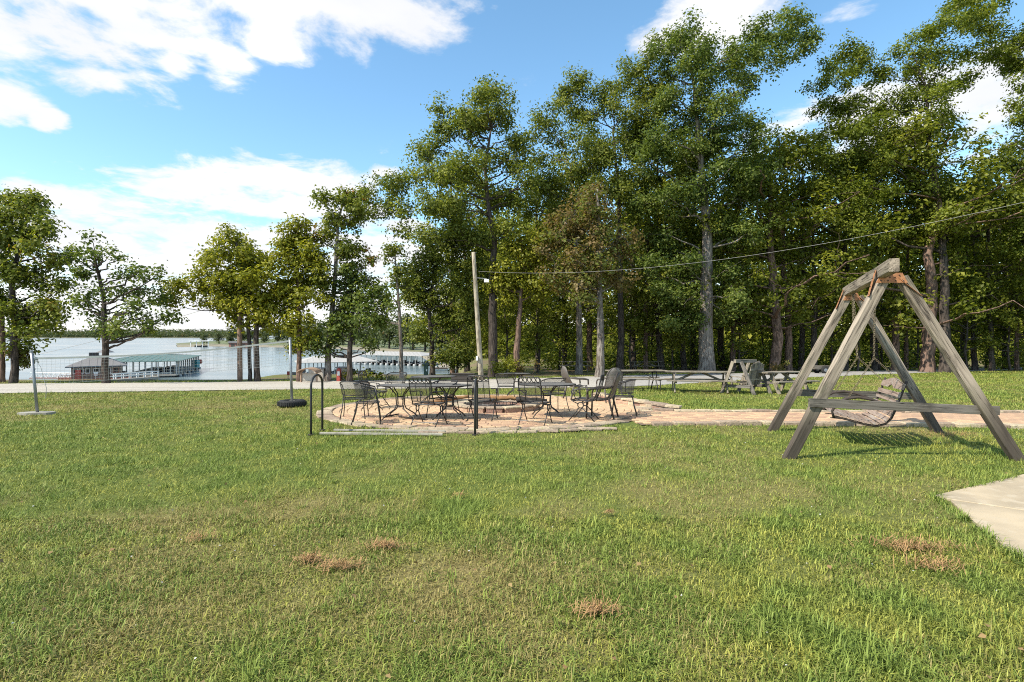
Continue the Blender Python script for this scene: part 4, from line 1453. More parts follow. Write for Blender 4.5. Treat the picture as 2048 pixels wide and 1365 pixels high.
def build_patio():
    base = MB()
    n = 72
    ring = [(PC.x + (PR - .05) * math.cos(2 * math.pi * i / n), PC.y + (PR - .05) * math.sin(2 * math.pi * i / n)) for i in range(n)]
    vs = [(PC.x, PC.y, G(PC.x, PC.y) + 0.002)] + [(x, y, G(x, y) + 0.002) for x, y in ring]
    base.add(vs, [(0, 1 + i, 1 + (i + 1) % n) for i in range(n)])
    root = tag(obj('patio', base, M['bed']), kind='structure')
    spots = []
    r = 1.22
    rr = random.Random(2)
    while r < 3.72:
        w = 0.235
        m = int(2 * math.pi * r / (w + 0.016))
        ph = rr.random()
        for k in range(m):
            a = 2 * math.pi * (k + ph) / m
            spots.append((PC.x + r * math.cos(a), PC.y + r * math.sin(a), a + math.pi / 2, w - 0.005, 0.148))
        r += 0.163
    pave(root, spots, M['paver'])
    # edging stones: two courses at the left, one elsewhere
    protos = [rough_block(0.33 + 0.05 * k, 0.27 + .02 * k, 0.065, 40 + k, 0.02, 0.014).data('edging_stone', M['edge']) for k in range(5)]
    m = 68
    for k in range(m):
        a = 2 * math.pi * k / m
        x, y = PC.x + 3.93 * math.cos(a), PC.y + 3.93 * math.sin(a)
        if x > 2.25 and path_near(x) - .1 < y < path_far(x) - .3:
            continue
        lift = rr.uniform(-.012, .014)
        link('edging_stone', protos[k % 5], root, Matrix.Translation((x, y, G(x, y) - 0.042 + lift)) @ TILT @ Matrix.Rotation(a + math.pi / 2 + rr.uniform(-.1, .1), 4, 'Z') @ Matrix.Rotation(rr.uniform(-.05, .05), 4, 'X'))
    # flat flagstones along the front and a low split-stone wall on the right
    for k, px in enumerate((855, 895, 935, 975, 1015, 1055, 1098, 1140, 1180, 1215)):
        p = gp(px, 866 - 0.045 * max(0, px - 1040))
        link('flagstone', rough_block(0.36, 0.17, 0.03, 70 + k, 0.03, 0.010).data('flagstone', M['edge']), root, Matrix.Translation(p + Vector((0, 0.02, -0.005))) @ TILT @ Matrix.Rotation(rr.uniform(-.08, .08) + .10 * (px > 1100), 4, 'Z') @ Matrix.Rotation(rr.uniform(-.04, .04), 4, 'Y'))
    for k in range(13):
        t = k / 12
        x = 2.55 + 1.35 * t
        y = PC.y + 2.0 - 2.7 * t ** 0.8
        link('wall_stone', rough_block(0.30, 0.2, 0.21 - .10 * t, 90 + k, 0.03, 0.02).data('wall_stone', M['pitstone'] if k % 3 else M['edge']), root, Matrix.Translation((x, y, G(x, y) - .02)) @ Matrix.Rotation(-1.0 + .3 * t + rr.uniform(-.1, .1), 4, 'Z'))
        link('cap_stone', rough_block(0.36, 0.25, 0.05, 130 + k, 0.02, 0.014).data('cap_stone', M['edge']), root, Matrix.Translation((x, y, G(x, y) + .185 - .10 * t)) @ Matrix.Rotation(-1.0 + .3 * t + rr.uniform(-.15, .15), 4, 'Z'))


def build_path():
    rows = []
    xs = [2.5 + i * 0.5 for i in range(32)]
    for t in (0, 0.5, 1):
        rows.append([Vector((x, float(path_near(x)) * (1 - t) + float(path_far(x)) * t, 0)) for x in xs])
    rows = [[Vector((p.x, p.y, G(p.x, p.y) + 0.001)) for p in r] for r in rows]
    root = tag(obj('path', MB().surf(rows), M['bed']), kind='structure')
    spots = []
    rr = random.Random(4)
    y = 10.2
    row = 0
    while y < 13.4:
        x = 2.6 + (row % 2) * 0.12
        while x < 14.5:
            if path_near(x) + 0.16 < y < path_far(x) - 0.16 and (x - PC.x) ** 2 + (y - PC.y) ** 2 > 3.86 ** 2:
                spots.append((x, y, -0.03, 0.235, 0.148))
            x += 0.25
        y += 0.163
        row += 1
    pave(root, spots, M['paver'])
    protos = [rough_block(0.36 + 0.04 * k, 0.2 + .02 * k, 0.085, 240 + k, 0.02, 0.014).data('edging_stone', M['edge']) for k in range(4)]
    for side, fn in ((-1, path_near), (1, path_far)):
        x = 2.9 if side < 0 else 2.75
        k = 0
        while x < 14:
            y = float(fn(x))
            if not (side > 0 and x < 3.0):
                dy = float(fn(x + .1) - fn(x - .1)) / .2
                link('edging_stone', protos[k % 4], root, Matrix.Translation((x, y, G(x, y) - .025 + rr.uniform(-.012, .012))) @ TILT @ Matrix.Rotation(math.atan(dy) + rr.uniform(-.07, .07), 4, 'Z'))
            x += 0.44
            k += 1


def build_slab():
    root = None
    j0, j1 = (4.17, 5.14), (9.5, 0.0)
    a = [(4.12, 5.27), (7.6, 7.11), (9.5, 7.3), (9.5, 1.55), (4.62, 4.70), (4.18, 5.13)]
    b = [(4.135, 5.09), (4.60, 4.685), (9.5, 1.53), (9.5, 1.0), (2.26, 1.0), (3.38, 3.57)]
    for k, poly in enumerate((a, b)):
        mb = MB()
        n = len(poly)
        cx, cy = sum(p[0] for p in poly) / n, sum(p[1] for p in poly) / n
        ins = [((x - cx) * .997 + cx, (y - cy) * .997 + cy) for x, y in poly]
        vs = [(x, y, G(x, y) - .08) for x, y in poly] + [(x, y, G(x, y) + .004) for x, y in poly] + [(x, y, G(x, y) + .010) for x, y in ins]
        fs = [(i, (i + 1) % n, n + (i + 1) % n, n + i) for i in range(n)] + [(n + i, n + (i + 1) % n, 2 * n + (i + 1) % n, 2 * n + i) for i in range(n)] + [tuple(2 * n + i for i in range(n))]
        mb.add(vs, fs)
        if k == 0:
            root = tag(obj('concrete_pavement', mb, M['concrete']), kind='structure')
        else:
            obj('concrete_panel', mb, M['concrete'], root)


build_patio()
build_path()
build_slab()

# --- fire pit
FP = Vector((PC.x + 0.22, 13.35, 0))
FP.z = G(FP.x, FP.y)
fire = thing('fire_pit', 'round fire pit ring of rough reddish stones in the middle of the patio', 'fire pit', FP)
n = 15
for k in range(n):
    a = 2 * math.pi * k / n
    Mx = TILT @ Matrix.Rotation(a, 4, 'Z') @ Matrix.Translation((0, -0.93, -0.02)) @ Matrix.Rotation(random.uniform(-.05, .05), 4, 'Z')
    link('stone', rough_block(0.385, 0.24, 0.155, 300 + k, 0.016, 0.022).data('stone', M['pitstone']), fire, Mx)
    cap = Mx @ Matrix.Translation((0, 0, 0.143))
    link('cap_stone', rough_block(0.39, 0.27, 0.035, 330 + k, 0.012, 0.014).data('cap_stone', M['edge']), fire, cap)
mb = MB()
rows = []
for i in range(6):
    rows.append([Vector((0.8 * i / 5 * math.cos(2 * math.pi * k / 24), 0.8 * i / 5 * math.sin(2 * math.pi * k / 24), 0.10 - .05 * i / 5 + random.uniform(-.012, .012) * (i < 5))) for k in range(25)])
mb.surf(rows)
obj('ash_bed', mb, M['ash'], fire, TILT, True)
grate = MB()
for i in range(-5, 6):
    w = math.sqrt(max(0, .5 ** 2 - (i * .09) ** 2))
    if w > .05:
        grate.tube([(i * .09, -w, .15), (i * .09, w, .15)], .008, 5)
grate.tube([(.52 * math.cos(2 * math.pi * k / 20), .52 * math.sin(2 * math.pi * k / 20), .15) for k in range(20)], .012, 5, closed=True)
for a in (0.6, 2.7, 4.5):
    grate.tube([(.5 * math.cos(a),   .5 * math.sin(a), .15), (.5 * math.cos(a), .5 * math.sin(a), .04)], .01, 5)
obj('grate', grate, M['iron'], fire, TILT)


def log(name, label, p0, p1, r, mat, seed):
    rr_ = random.Random(seed)
    p0, p1 = Vector(p0), Vector(p1)
    mb = MB()
    pts = [p0.lerp(p1, i / 7) - p0 + Vector((rr_.uniform(-1, 1), rr_.uniform(-1, 1), rr_.uniform(-1, 1))) * r * .25 for i in range(8)]
    mb.tube(pts, [r * rr_.uniform(.8, 1.1) * (1 - .3 * (i / 7)) for i in range(8)], 8)
    tag(link(name, mb.data(name, mat, True)), label, 'log').location = p0


log('fire_log', 'brown log lying across the right rim of the fire pit', FP + Vector((-.15, .25, .25)), FP + Vector((.55, .2, .26)), .075, M['log'], 1)
log('charred_log', 'charred black log sticking out over the right rim of the fire pit', FP + Vector((.5, .02, .245)), FP + Vector((1.28, -.1, .235)), .075, M['char'], 2)
log('fire_log', 'long thin brown log behind the fire pit at its left', FP + Vector((-1.9, .8, .05)), FP + Vector((-.75, 1.0, .2)), .055, M['log'], 3)
log('stick', 'bent stick lying on the pavers under the oval table', gp(768, 839) + Vector((0, 0, .05)), gp(798, 833) + Vector((0, 0, .05)), .022, M['char'], 4)
log('stick', 'long dark stick on the pavers below the oval table right leg', gp(798, 839) + Vector((0, 0, .05)), gp(850, 843) + Vector((0, 0, .05)), .018, M['char'], 5)


# ------------------------------------------------------------------ garden chairs; front of a chair is +Y
def arc(c, r, a0, a1, n, ax='yz'):
    o = []
    for i in range(n + 1):
        a = a0 + (a1 - a0) * i / n
        u, v = r * math.cos(a), r * math.sin(a)
        o.append(Vector((c[0], c[1] + u, c[2] + v)) if ax == 'yz' else Vector((c[0] + u, c[1] + v, c[2])) if ax == 'xy' else Vector((c[0] + u, c[1], c[2] + v)))
    return o


def seat_plate(w, d, z, n=8, dip=0.012):
    g = []
    for i in range(n + 1):
        v = -1 + 2 * i / n
        row = []
        for k in range(n + 1):
            u = -1 + 2 * k / n
            sq = 1 - 0.10 * (u * u) * (v * v)
            row.append(Vector((u * w / 2 * sq, v * d / 2 * sq, z - dip * (1 - u * u) * (1 - v * v))))
        g.append(row)
    return g


def rim_of(g):
    return [g[0][j] for j in range(len(g[0]))] + [r[-1] for r in g[1:]] + [g[-1][j] for j in range(len(g[0]) - 2, -1, -1)] + [r[0] for r in g[-2:0:-1]]


def barrel_chair():
    r = thing('barrel_chair', 'x', 'chair')
    g = seat_plate(.48, .46, .42)
    obj('seat', MB().slab(g, (0, 0, -.006)), M['wire'], r)
    obj('seat_frame', MB().tube(rim_of(g), .011, 6, closed=True), M['iron'], r, smooth=True)
    back = []
    for z, rad, zo in ((.50, .255, 0), (.60, .275, .0), (.70, .295, .0), (.80, .315, 0)):
        row = []
        for i in range(19):
            a = -1.95 + 3.9 * i / 18
            k = abs(a) / 1.95
            row.append(Vector((rad * math.sin(a), -rad * math.cos(a) * .95 + .02, z - (.16 * max(0, k - .45) if z > .55 else 0))))
        back.append(row)
    obj('backrest', MB().surf(back), M['wire'], r, smooth=True)
    f = MB().tube(back[-1], .013, 6).tube(back[0], .010, 6)
    for i in (3, 15):
        f.tube([w[i] for w in back], .008, 5)
    obj('back_frame', f, M['iron'], r, smooth=True)
    for s in (-1, 1):
        e = back[-1][0 if s < 0 else 18]
        obj('leg', MB().tube([e, (s * .245, .17, .55), (s * .235, .2, .42), (s * .25, .235, .2), (s * .27, .26, 0)], .0105, 6).lathe([(.018, 0), (.018, .012)], 8, Matrix.Translation((s * .27, .26, 0))), M['iron'], r, smooth=True)
        obj('leg', MB().tube([back[0][9 + s * 5], (s * .21, -.2, .42), (s * .23, -.24, .2), (s * .26, -.30, 0)], .0105, 6).lathe([(.018, 0), (.018, .012)], 8, Matrix.Translation((s * .26, -.30, 0))), M['iron'], r, smooth=True)
    return r


def spring_chair(scroll=True):
    r = thing('spring_chair', 'x', 'chair')
    g = seat_plate(.50, .48, .42)
    obj('seat', MB().slab(g, (0, 0, -.006)), M['wire'], r)
    obj('seat_frame', MB().tube(rim_of(g), .012, 6, closed=True), M['iron'], r, smooth=True)
    p = lambda x, t: Vector((x, -.23 - .17 * t - .03 * math.sin(math.pi * t), .42 + .52 * t))
    hoop = [p(-.23, 0)] + [p(-.23, t) for t in (.25, .5, .75, .92)] + [p(-.19, 1.0), p(0, 1.02), p(.19, 1.0)] + [p(.23, t) for t in (.92, .75, .5, .25, 0)]
    obj('back_frame', MB().tube(hoop, .011, 6).tube([p(-.23, .8), p(.23, .8)], .008, 5).tube([p(-.23, .12), p(.23, .12)], .008, 5).tube([p(-.11, .12), p(-.11, .8)], .007, 5).tube([p(.11, .12), p(.11, .8)], .007, 5), M['iron'], r, smooth=True)
    obj('backrest', MB().surf([[p(-.22 + .44 * k / 6, .12 + .68 * i / 6) for k in range(7)] for i in range(7)]), M['wire'], r, smooth=True)
    if scroll:
        mb = MB()
        for k in range(5):
            c = p(-.176 + .088 * k, .905)
            mb.tube([c + Vector((.038 * math.cos(a), -.02 * math.sin(a), .045 * math.sin(a))) for a in [2 * math.pi * i / 10 for i in range(10)]], .0085, 4, closed=True)
        obj('scroll_band', mb, M['iron'], r, smooth=True)
    for s in (-1, 1):
        x = s * .265
        arm = [Vector((x, -.33, .68)), Vector((x, -.15, .665)), Vector((x, .05, .66)), Vector((x, .17, .645))] + arc((x, .17, .60), .045, math.pi / 2, -math.pi * .9, 8)
        obj('arm', MB().tube(arm, .011, 6).tube([(x, .12, .655), (x, .16, .55), (x, .13, .47), (x, .17, .42)], .010, 6), M['iron'], r, smooth=True)
        coil = [Vector((x, .02 + .06 * math.cos(a), .33 + .06 * math.sin(a))) for a in [2 * math.pi * i / 14 for i in range(14)]]
        obj('spring', MB().tube(coil, .012, 6, closed=True).tube([(x, .2, .42), (x, .17, .40), (x, .08, .36)], .011, 6).tube([(x, -.2, .42), (x, -.12, .41), (x, -.03, .37)], .011, 6), M['iron'], r, smooth=True)
        obj('leg', MB().tube([(x, .05, .275), (x, .13, .17), (x, .27, 0)], .011, 6).lathe([(.016, 0), (.016, .012)], 8, Matrix.Translation((x, .27, 0))), M['iron'], r, smooth=True)
        obj('leg', MB().tube([(x, -.01, .275), (x, -.11, .17), (x, -.26, 0)], .011, 6).lathe([(.016, 0), (.016, .012)], 8, Matrix.Translation((x, -.26, 0))), M['iron'], r, smooth=True)
    for y in (.21, -.2):
        obj('crossbar', MB().tube([(-.265, y, .075), (.265, y, .075)], .008, 5), M['iron'], r)
    return r


def sling_chair(mat_s='sling', mat_f='brown_iron'):
    r = thing('sling_chair', 'x', 'chair')
    g = [[Vector((-.24 + .48 * k / 6, .24 - .46 * i / 6, .43 - .035 * math.sin(math.pi * i / 6))) for k in range(7)] for i in range(7)]
    obj('seat', MB().slab(g, (0, 0, -.012)), M[mat_s], r, smooth=True)
    w = lambda t: .25 * math.sqrt(max(0.0, 1 - max(0, (t - .55) / .47) ** 2))
    p = lambda u, t: Vector((u * w(t) * 1.0, -.22 - .20 * t + .05 * u * u - .03 * math.sin(math.pi * t), .42 + .56 * t))
    ts = [0, .15, .3, .45, .6, .72, .82, .9, .96, 1.0]
    obj('backrest', MB().surf([[p(-1 + 2 * k / 8, t) for k in range(9)] for t in ts]), M[mat_s], r, smooth=True)
    obj('back_frame', MB().tube([p(-1, t) for t in ts] + [p(1, t) for t in reversed(ts)], .016, 8), M[mat_f], r, smooth=True)
    for s in (-1, 1):
        x = s * .265
        obj('arm', MB().tube([(x * .95, -.33, .72), (x * 1.06, -.2, .67), (x * 1.08, 0, .65), (x * 1.08, .16, .645), (x * 1.06, .24, .60), (x * 1.05, .26, .5)], [.018, .02, .022, .022, .02, .018], 8), M[mat_f], r, smooth=True)
        obj('leg', MB().tube([(x * 1.05, .26, .52), (x * 1.05, .265, .25), (x * 1.05, .275, 0)], [.021, .020, .018], 8), M[mat_f], r, smooth=True)
        obj('leg', MB().tube([(x * .95, -.20, .46), (x * 1.0, -.26, .22), (x * 1.03, -.32, 0)], [.022, .020, .018], 8), M[mat_f], r, smooth=True)
        obj('seat_rail', MB().tube([(x * .96, .25, .43), (x * .96, 0, .40), (x * .95, -.22, .43)], .015, 6), M[mat_f], r, smooth=True)
    return r


def shell_chair():
    r = thing('resin_chair', 'x', 'chair')
    g = []
    for i in range(15):
        t = i / 14
        if t < .42:
            k = t / .42
            y, z, w = .26 - .46 * k, .41 - .045 * math.sin(math.pi * k * .9), .26
        else:
            k = (t - .42) / .58
            y, z, w = -.20 - .24 * k - .08 * math.sin(math.pi * k), .40 + .62 * k, .27 * math.sqrt(max(.03, 1 - max(0, (k - .45) / .56) ** 2))
        g.append([Vector((w * u, y + .05 * u * u * (1 if t > .4 else 0), z + .03 * u * u * (t < .4))) for u in [-1 + 2 * j / 10 for j in range(11)]])
    obj('shell', MB().slab(g, (0, -.012, -.012)), M['resin'], r, smooth=True)
    for s in (-1, 1):
        x = s * .29
        obj('arm', MB().tube([(x * .9, -.33, .66), (x * 1.05, -.12, .64), (x * 1.08, .12, .63), (x * 1.02, .27, .60), (x * .98, .28, .45)], [.02, .03, .032, .028, .024], 8), M['resin'], r, smooth=True)
        for y0, y1 in ((.22, .29), (-.19, -.30)):
            obj('leg', MB().tube([(x * .88, y0, .43), (x * .95, (y0 + y1) / 2, .2), (x, y1, 0)], [.034, .03, .024], 8), M['resin'], r, smooth=True)
    return r


KIND = {'barrel': barrel_chair(), 'spring': spring_chair(), 'sling': sling_chair(), 'shell': shell_chair(), 'pale': sling_chair('wire_top', 'resin')}
USED = set()
CHAIRS = [
    ('barrel', 709, 838, 0.15, 'black wire barrel chair with its back to the viewer, leftmost of all chairs'),
    ('barrel', 735, 849, -1.35, 'black wire armchair seen from the side in front, facing the oval table from the left'),
    ('spring', 752, 818, -1.75, 'black iron chair leaning back, behind the two leftmost chairs'),
    ('barrel', 793, 800, 3.0, 'wire barrel chair behind the left end of the oval table, seen against the lake'),
    ('spring', 858, 853, -0.32, 'spring based iron chair in front of the oval table, nearest the steps'),
    ('barrel', 887, 838, 2.6, 'wire armchair half hidden beneath the right end of the oval table'),
    ('spring', 965, 842, -0.2, 'iron chair with scroll band on top, right behind the black hoop rails'),
    ('barrel', 1012, 803, 0.05, 'wire barrel chair behind the fire pit, right of the light pole foot'),
    ('spring', 1071, 850, -0.36, 'spring based iron chair standing alone in front of the round table'),
    ('barrel', 1108, 824, 0.45, 'wire chair pushed up to the right side of the round table'),
    ('shell', 1152, 800, -1.25, 'grey brown moulded chair with high curled back and thick legs'),
    ('spring', 1168, 842, 1.25, 'scroll arm spring chair with floral top band, facing left'),
    ('sling', 1203, 838, 1.22, 'brown chair with tall rounded woven back, front right of the patio'),
    ('barrel', 1247, 832, 1.35, 'wire barrel chair facing left, rightmost of all chairs'),
    ('pale', 1219, 806, 0.3, 'pale framed chair with square top behind the brown woven chair'),
]
for kind, px, py, yaw, lab in CHAIRS:
    r = KIND[kind]
    if kind in USED:
        r = dup(r)
    USED.add(kind)
    r['label'] = lab
    r['group'] = 'chairs around the patio tables'
    place(r, gp(px, py) + Vector((0, 0, .024)), yaw, 0.97)


# --- tables
def patio_table(name, label, px, py, a, b, h, legs, yaw=0.0):
    r = thing(name, label, 'table')
    n = 40
    el = [(a * math.cos(2 * math.pi * k / n), b * math.sin(2 * math.pi * k / n)) for k in range(n)]
    obj('tabletop', MB().prism(el, h - .014, h), M['wire_top'], r)
    obj('rim', MB().tube([(x * 1.004, y * 1.004, h - .008) for x, y in el], .014, 6, closed=True), M['iron'], r, smooth=True)
    for cx_ in legs:
        mb = MB()
        for s in (-1, 1):
            for q in ((-1, 1) if len(legs) == 1 else (1, -1)):
                dx, dy = s * .33, q * .20
                pts = [(cx_ + dx, dy * 1.3, h - .01), (cx_ + dx * .55, dy * .8, h - .05), (cx_ + dx * .24, dy * .45, h * .72), (cx_ + dx * .20, dy * .4, h * .42), (cx_ + dx * .3, dy * .6, h * .28), (cx_ + dx * .75, dy * 1.2, h * .12), (cx_ + dx * .95, dy * 1.5, 0)]
                obj('leg', MB().tube(pts, .013, 6), M['iron'], r, smooth=True)
        mb.tube([(cx_ + .07 * math.cos(t), .08 * math.sin(t), h * .64) for t in [2 * math.pi * i / 12 for i in range(12)]], .009, 5, closed=True)
        mb.tube([(cx_ + .07 * math.cos(t), .08 * math.sin(t), h * .36) for t in [2 * math.pi * i / 12 for i in range(12)]], .009, 5, closed=True)
        obj('brace_ring', mb, M['iron'], r, smooth=True)
    return place(r, gp(px, py) + Vector((0, 0, .024)), yaw)


patio_table('oval_table', 'long oval dark metal table at the left front of the patio', 850, 839, .98, .56, .70, (-.52, .52))
patio_table('round_table', 'round dark metal table right of the fire pit', 1094, 835, .62, .60, .70, (0,))
patio_table('round_table', 'round dark table behind the oval table and left of the fire pit', 868, 806, .62, .60, .72, (0,))
patio_table('bistro_table', 'small flat topped table beyond the fire pit, left of the moulded chair', 1033, 794, .46, .44, .72, (0,))

# --- hoop rails and the pale step between them
for px, lab in ((622, 'black steel hoop rail at the left end of the pale step'), (950, 'black steel hoop rail at the right end of the pale step, before the fire pit')):
    a = gp(px, 870)
    r = thing('hoop_rail', lab, 'railing', a, 'hoop rails beside the step')
    y1 = 0.55
    top = 1.0 if px < 700 else 0.93
    arch = [Vector((0, y1 / 2 - y1 / 2 * math.cos(t), top - .17 + .17 * math.sin(t))) for t in [math.pi * i / 10 for i in range(1, 10)]]
    z1 = G(a.x, a.y + y1) - a.z
    obj('hoop', MB().tube([(0, 0, -.1), (0, 0, .4), (0, 0, top - .17)] + arch + [(0, y1, top - .17), (0, y1, .4), (0, y1, z1 - .1)], .020, 8), M['iron'], r, smooth=True)
    for y in (0, y1):
        z = G(a.x, a.y + y) - a.z
        obj('foot_plate', MB().lathe([(.05, z - .01), (.05, z + .012), (.022, z + .016)], 12, Matrix.Translation((0, y, 0))), M['iron'], r)
s0 = thing('step_edging', 'two pale boards edging the low step in front of the patio', 'step', gp(765, 870))
o_ = s0.location.copy()
for (xa, ya, xb, yb) in ((640, 870.5, 885, 872.5), (668, 863.5, 890, 866)):
    timber('board', gp(xa, ya) + Vector((0, 0, .03)), gp(xb, yb) + Vector((0, 0, .03)), .04, .035, M['pale_board'], s0, origin=o_)

# ------------------------------------------------------------------ the swing
SW = Vector((5.4, 8.6, G(5.4, 8.6)))
sw = thing('swing_stand', 'weathered timber A-frame swing stand with rusty corner brackets', 'swing stand', SW)
DF, DB = 7.32, 9.92
ns = (1.15, 2.6)
bd = Vector((ns[0], ns[1], -.0365 * 2.6)).normalized()           # along the beam
b0, b1 = at(1788, 531, 6.66), at(1692, 585, 10.08)
timber('beam', b0, b1, .115, .165, M['timber'], sw, origin=SW, seg=8)
bdir = (b1 - b0).normalized()
side = bdir.cross(Vector((0, 0, 1))).normalized()                # towards +x
LEG = []
for tag_, d, foot_l, top_l, foot_r, top_r in (('front', DF, (1574, 916), (1768, 562), (2041, 921), (1803, 562)), ('back', DB, (1541, 861), (1694, 600), (1880, 865), (1717, 600))):
    for foot, top in ((foot_l, top_l), (foot_r, top_r)):
        f_ = gp(*foot)
        f_ = at(foot[0], foot[1] + 8, f_.y)
        t_ = at(top[0], top[1] - 6, d)
        ax = (t_ - f_).normalized()
        upv = Vector((0, -1, 0))
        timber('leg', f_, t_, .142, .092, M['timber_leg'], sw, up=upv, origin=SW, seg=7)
        LEG.append((f_, t_))
# braces
timber('brace', at(1618, 806, 7.18), at(1997, 822, 7.14), .045, .115, M['timber_dark'], sw, origin=SW, seg=7)
timber('brace', at(1588, 785, 10.0), at(1826, 793, 9.95), .045, .125, M['timber_dark'], sw, origin=SW, seg=7)
# bracket plates
for d, apex, lo, hi, wl, wr in ((DF, 1784, 566, 546, 1752, 1816), (DB, 1705, 601, 586, 1686, 1722)):
    y = d - .075
    A = [at(wl, lo, y), at(wr, lo, y), at(wr - (11 if d == DF else 7), hi, y), at(wl + (13 if d == DF else 8), hi, y)]
    mb = MB()
    off = Vector((0, .006, 0))
    mb.add([p - SW for p in A] + [p + off - SW for p in A], [(0, 1, 2, 3), (7, 6, 5, 4), (0, 4, 5, 1), (1, 5, 6, 2), (2, 6, 7, 3), (3, 7, 4, 0)])
    pl = obj('bracket_plate', mb, M['rust'], sw)
    bm = MB()
    for u, v in ((.12, .2), (.36, .2), (.62, .2), (.88, .2), (.2, .75), (.4, .55), (.6, .55), (.8, .75)):
        p = A[0].lerp(A[1], u).lerp(A[3].lerp(A[2], u), v) - SW + Vector((0, -.004, 0))
        bm.lathe([(.009, -.004), (.009, .004), (.004, .007)], 6, Matrix.Translation(p) @ Matrix.Rotation(math.pi / 2, 4, 'X'))
    obj('bolt', bm, M['bolt'], pl)
    # straps from the beam down the outer side of each leg
    for s, (f_, t_) in zip((-1, 1), LEG[:2] if d == DF else LEG[2:]):
        k = (d - b0.y) / (b1.y - b0.y)
        pb = b0.lerp(b1, k) + side * s * .064 + Vector((0, 0, .03))
        pe = t_.lerp(f_, .115 if d == DF else .10) + Vector((s * .072, -.01, .03))
        wv = bdir * .095
        mb = MB()
        q = [pb - wv * .45, pb + wv * .45, pe + wv * .55, pe - wv * .75]
        thick = Vector((s * .006, 0, 0))
        mb.add([p - SW for p in q] + [p + thick - SW for p in q], [(0, 1, 2, 3), (7, 6, 5, 4), (0, 4, 5, 1), (1, 5, 6, 2), (2, 6, 7, 3), (3, 7, 4, 0)])
        st = obj('bracket_strap', mb, M['rust'], sw)
        bm = MB()
        for v in (.06, .3, .62, .92):
            p = pb.lerp(pe, v) - SW + Vector((s * .008, 0, 0))
            bm.lathe([(.010, -.003), (.010, .004), (.004, .007)], 6, Matrix.Translation(p) @ Matrix.Rotation(s * math.pi / 2, 4, 'Y'))
        obj('bolt', bm, M['bolt'], st)

# bench: u to its front, w up, v along the beam
e = Vector((.404, .915, -.033)).normalized()
nf = Vector((-.915, .404, -.014)).normalized()
BC = Vector((5.62, 8.63, 0))
sb = thing('swing_bench', 'hanging slatted swing bench of red brown boards with curved iron arms', 'swing bench', (BC.x, BC.y, G(BC.x, BC.y)))
SO = sb.location.copy()


def bp(u, w, v):
    p = BC + nf * u + e * v
    return Vector((p.x, p.y, w + e.z * v)) - SO


PROF = [(.50, .135), (.40, .115), (.29, .09), (.18, .06), (.07, .035), (-.05, .025), (-.16, .06), (-.235, .15), (-.275, .25), (-.31, .35), (-.345, .46), (-.385, .58), (-.425, .70)]
HL = .70


def prof(t):
    """point and direction at arc length t along the bench profile"""
    L = 0
    for (a, b) in zip(PROF, PROF[1:]):
        s = math.hypot(b[0] - a[0], b[1] - a[1])
        if t <= L + s:
            k = (t - L) / s
            return (a[0] + (b[0] - a[0]) * k, a[1] + (b[1] - a[1]) * k), ((b[0] - a[0]) / s, (b[1] - a[1]) / s)
        L += s
    return PROF[-1], (0, 1)


t = .04
TOT = sum(math.hypot(b[0] - a[0], b[1] - a[1]) for a, b in zip(PROF, PROF[1:]))
i = 0
while t < TOT - .16:
    (u, w), (tu, tw) = prof(t)
    nu, nw = -tw, tu
    if nw < 0:
        nu, nw = -nu, -nw
    wv = .070 if i not in (10, 12) else .052
    up = (nf * nu + Vector((0, 0, 1)) * nw)
    timber('slat', bp(u + nu * .02, w + nw * .02, -HL), bp(u + nu * .02, w + nw * .02, HL), wv, .022, M['slat'], sb, up=up, seg=4)
    t += .100
    i += 1
# arched top rail with an opening below it
(u, w), (tu, tw) = prof(TOT - .10)
pts = []
mb = MB()
nn = 16
for row, base in ((0, -.02), (1, 1)):
    pass
top, bot = [], []
for k in range(nn + 1):
    v = -HL + 2 * HL * k / nn
    x = abs(v) / HL
    hump = .07 * (.5 + .5 * math.cos(math.pi * x)) - .02
    dip = .05 * max(0, 1 - (v / .17) ** 2) if abs(v) < .17 else 0
    q0, q1 = TOT - .155 + dip, TOT - .045 + hump
    for q, arr in ((q0, bot), (q1, top)):
        ex = max(0, q - TOT)
        (u_, w_), (a_, b_) = prof(min(q, TOT))
        arr.append(bp(u_ + a_ * ex + .02, w_ + b_ * ex + .006, v))
mb.slab([bot, top], (nf * -.024))
obj('top_rail', mb, M['slat'], sb)
for v in (-HL + .03, HL - .03):
    fr = MB()
    fr.tube([bp(u_, w_ - .012, v) for u_, w_ in PROF], [.017] * len(PROF), 7)
    obj('side_frame', fr, M['brown_iron'], sb, smooth=True)
    s = 1 if v > 0 else -1
    vv = v + s * .02
    armp = [bp(.50, .10, vv), bp(.52, .20, vv), bp(.46, .32, vv), bp(.34, .40, vv), bp(.18, .43, vv), bp(.0, .40, vv), bp(-.17, .335, vv), bp(-.28, .26, vv)]
    obj('arm', MB().tube(armp, [.016, .018, .021, .022, .022, .02, .017, .015], 8), M['brown_iron'], sb, smooth=True)
for v in (-HL + .03, 0, HL - .03):
    st = MB()
    st.bar(bp(.54, .10, v), bp(.40, .09, v), .03, .012)
    obj('front_bracket', st, M['brown_iron'], sb)


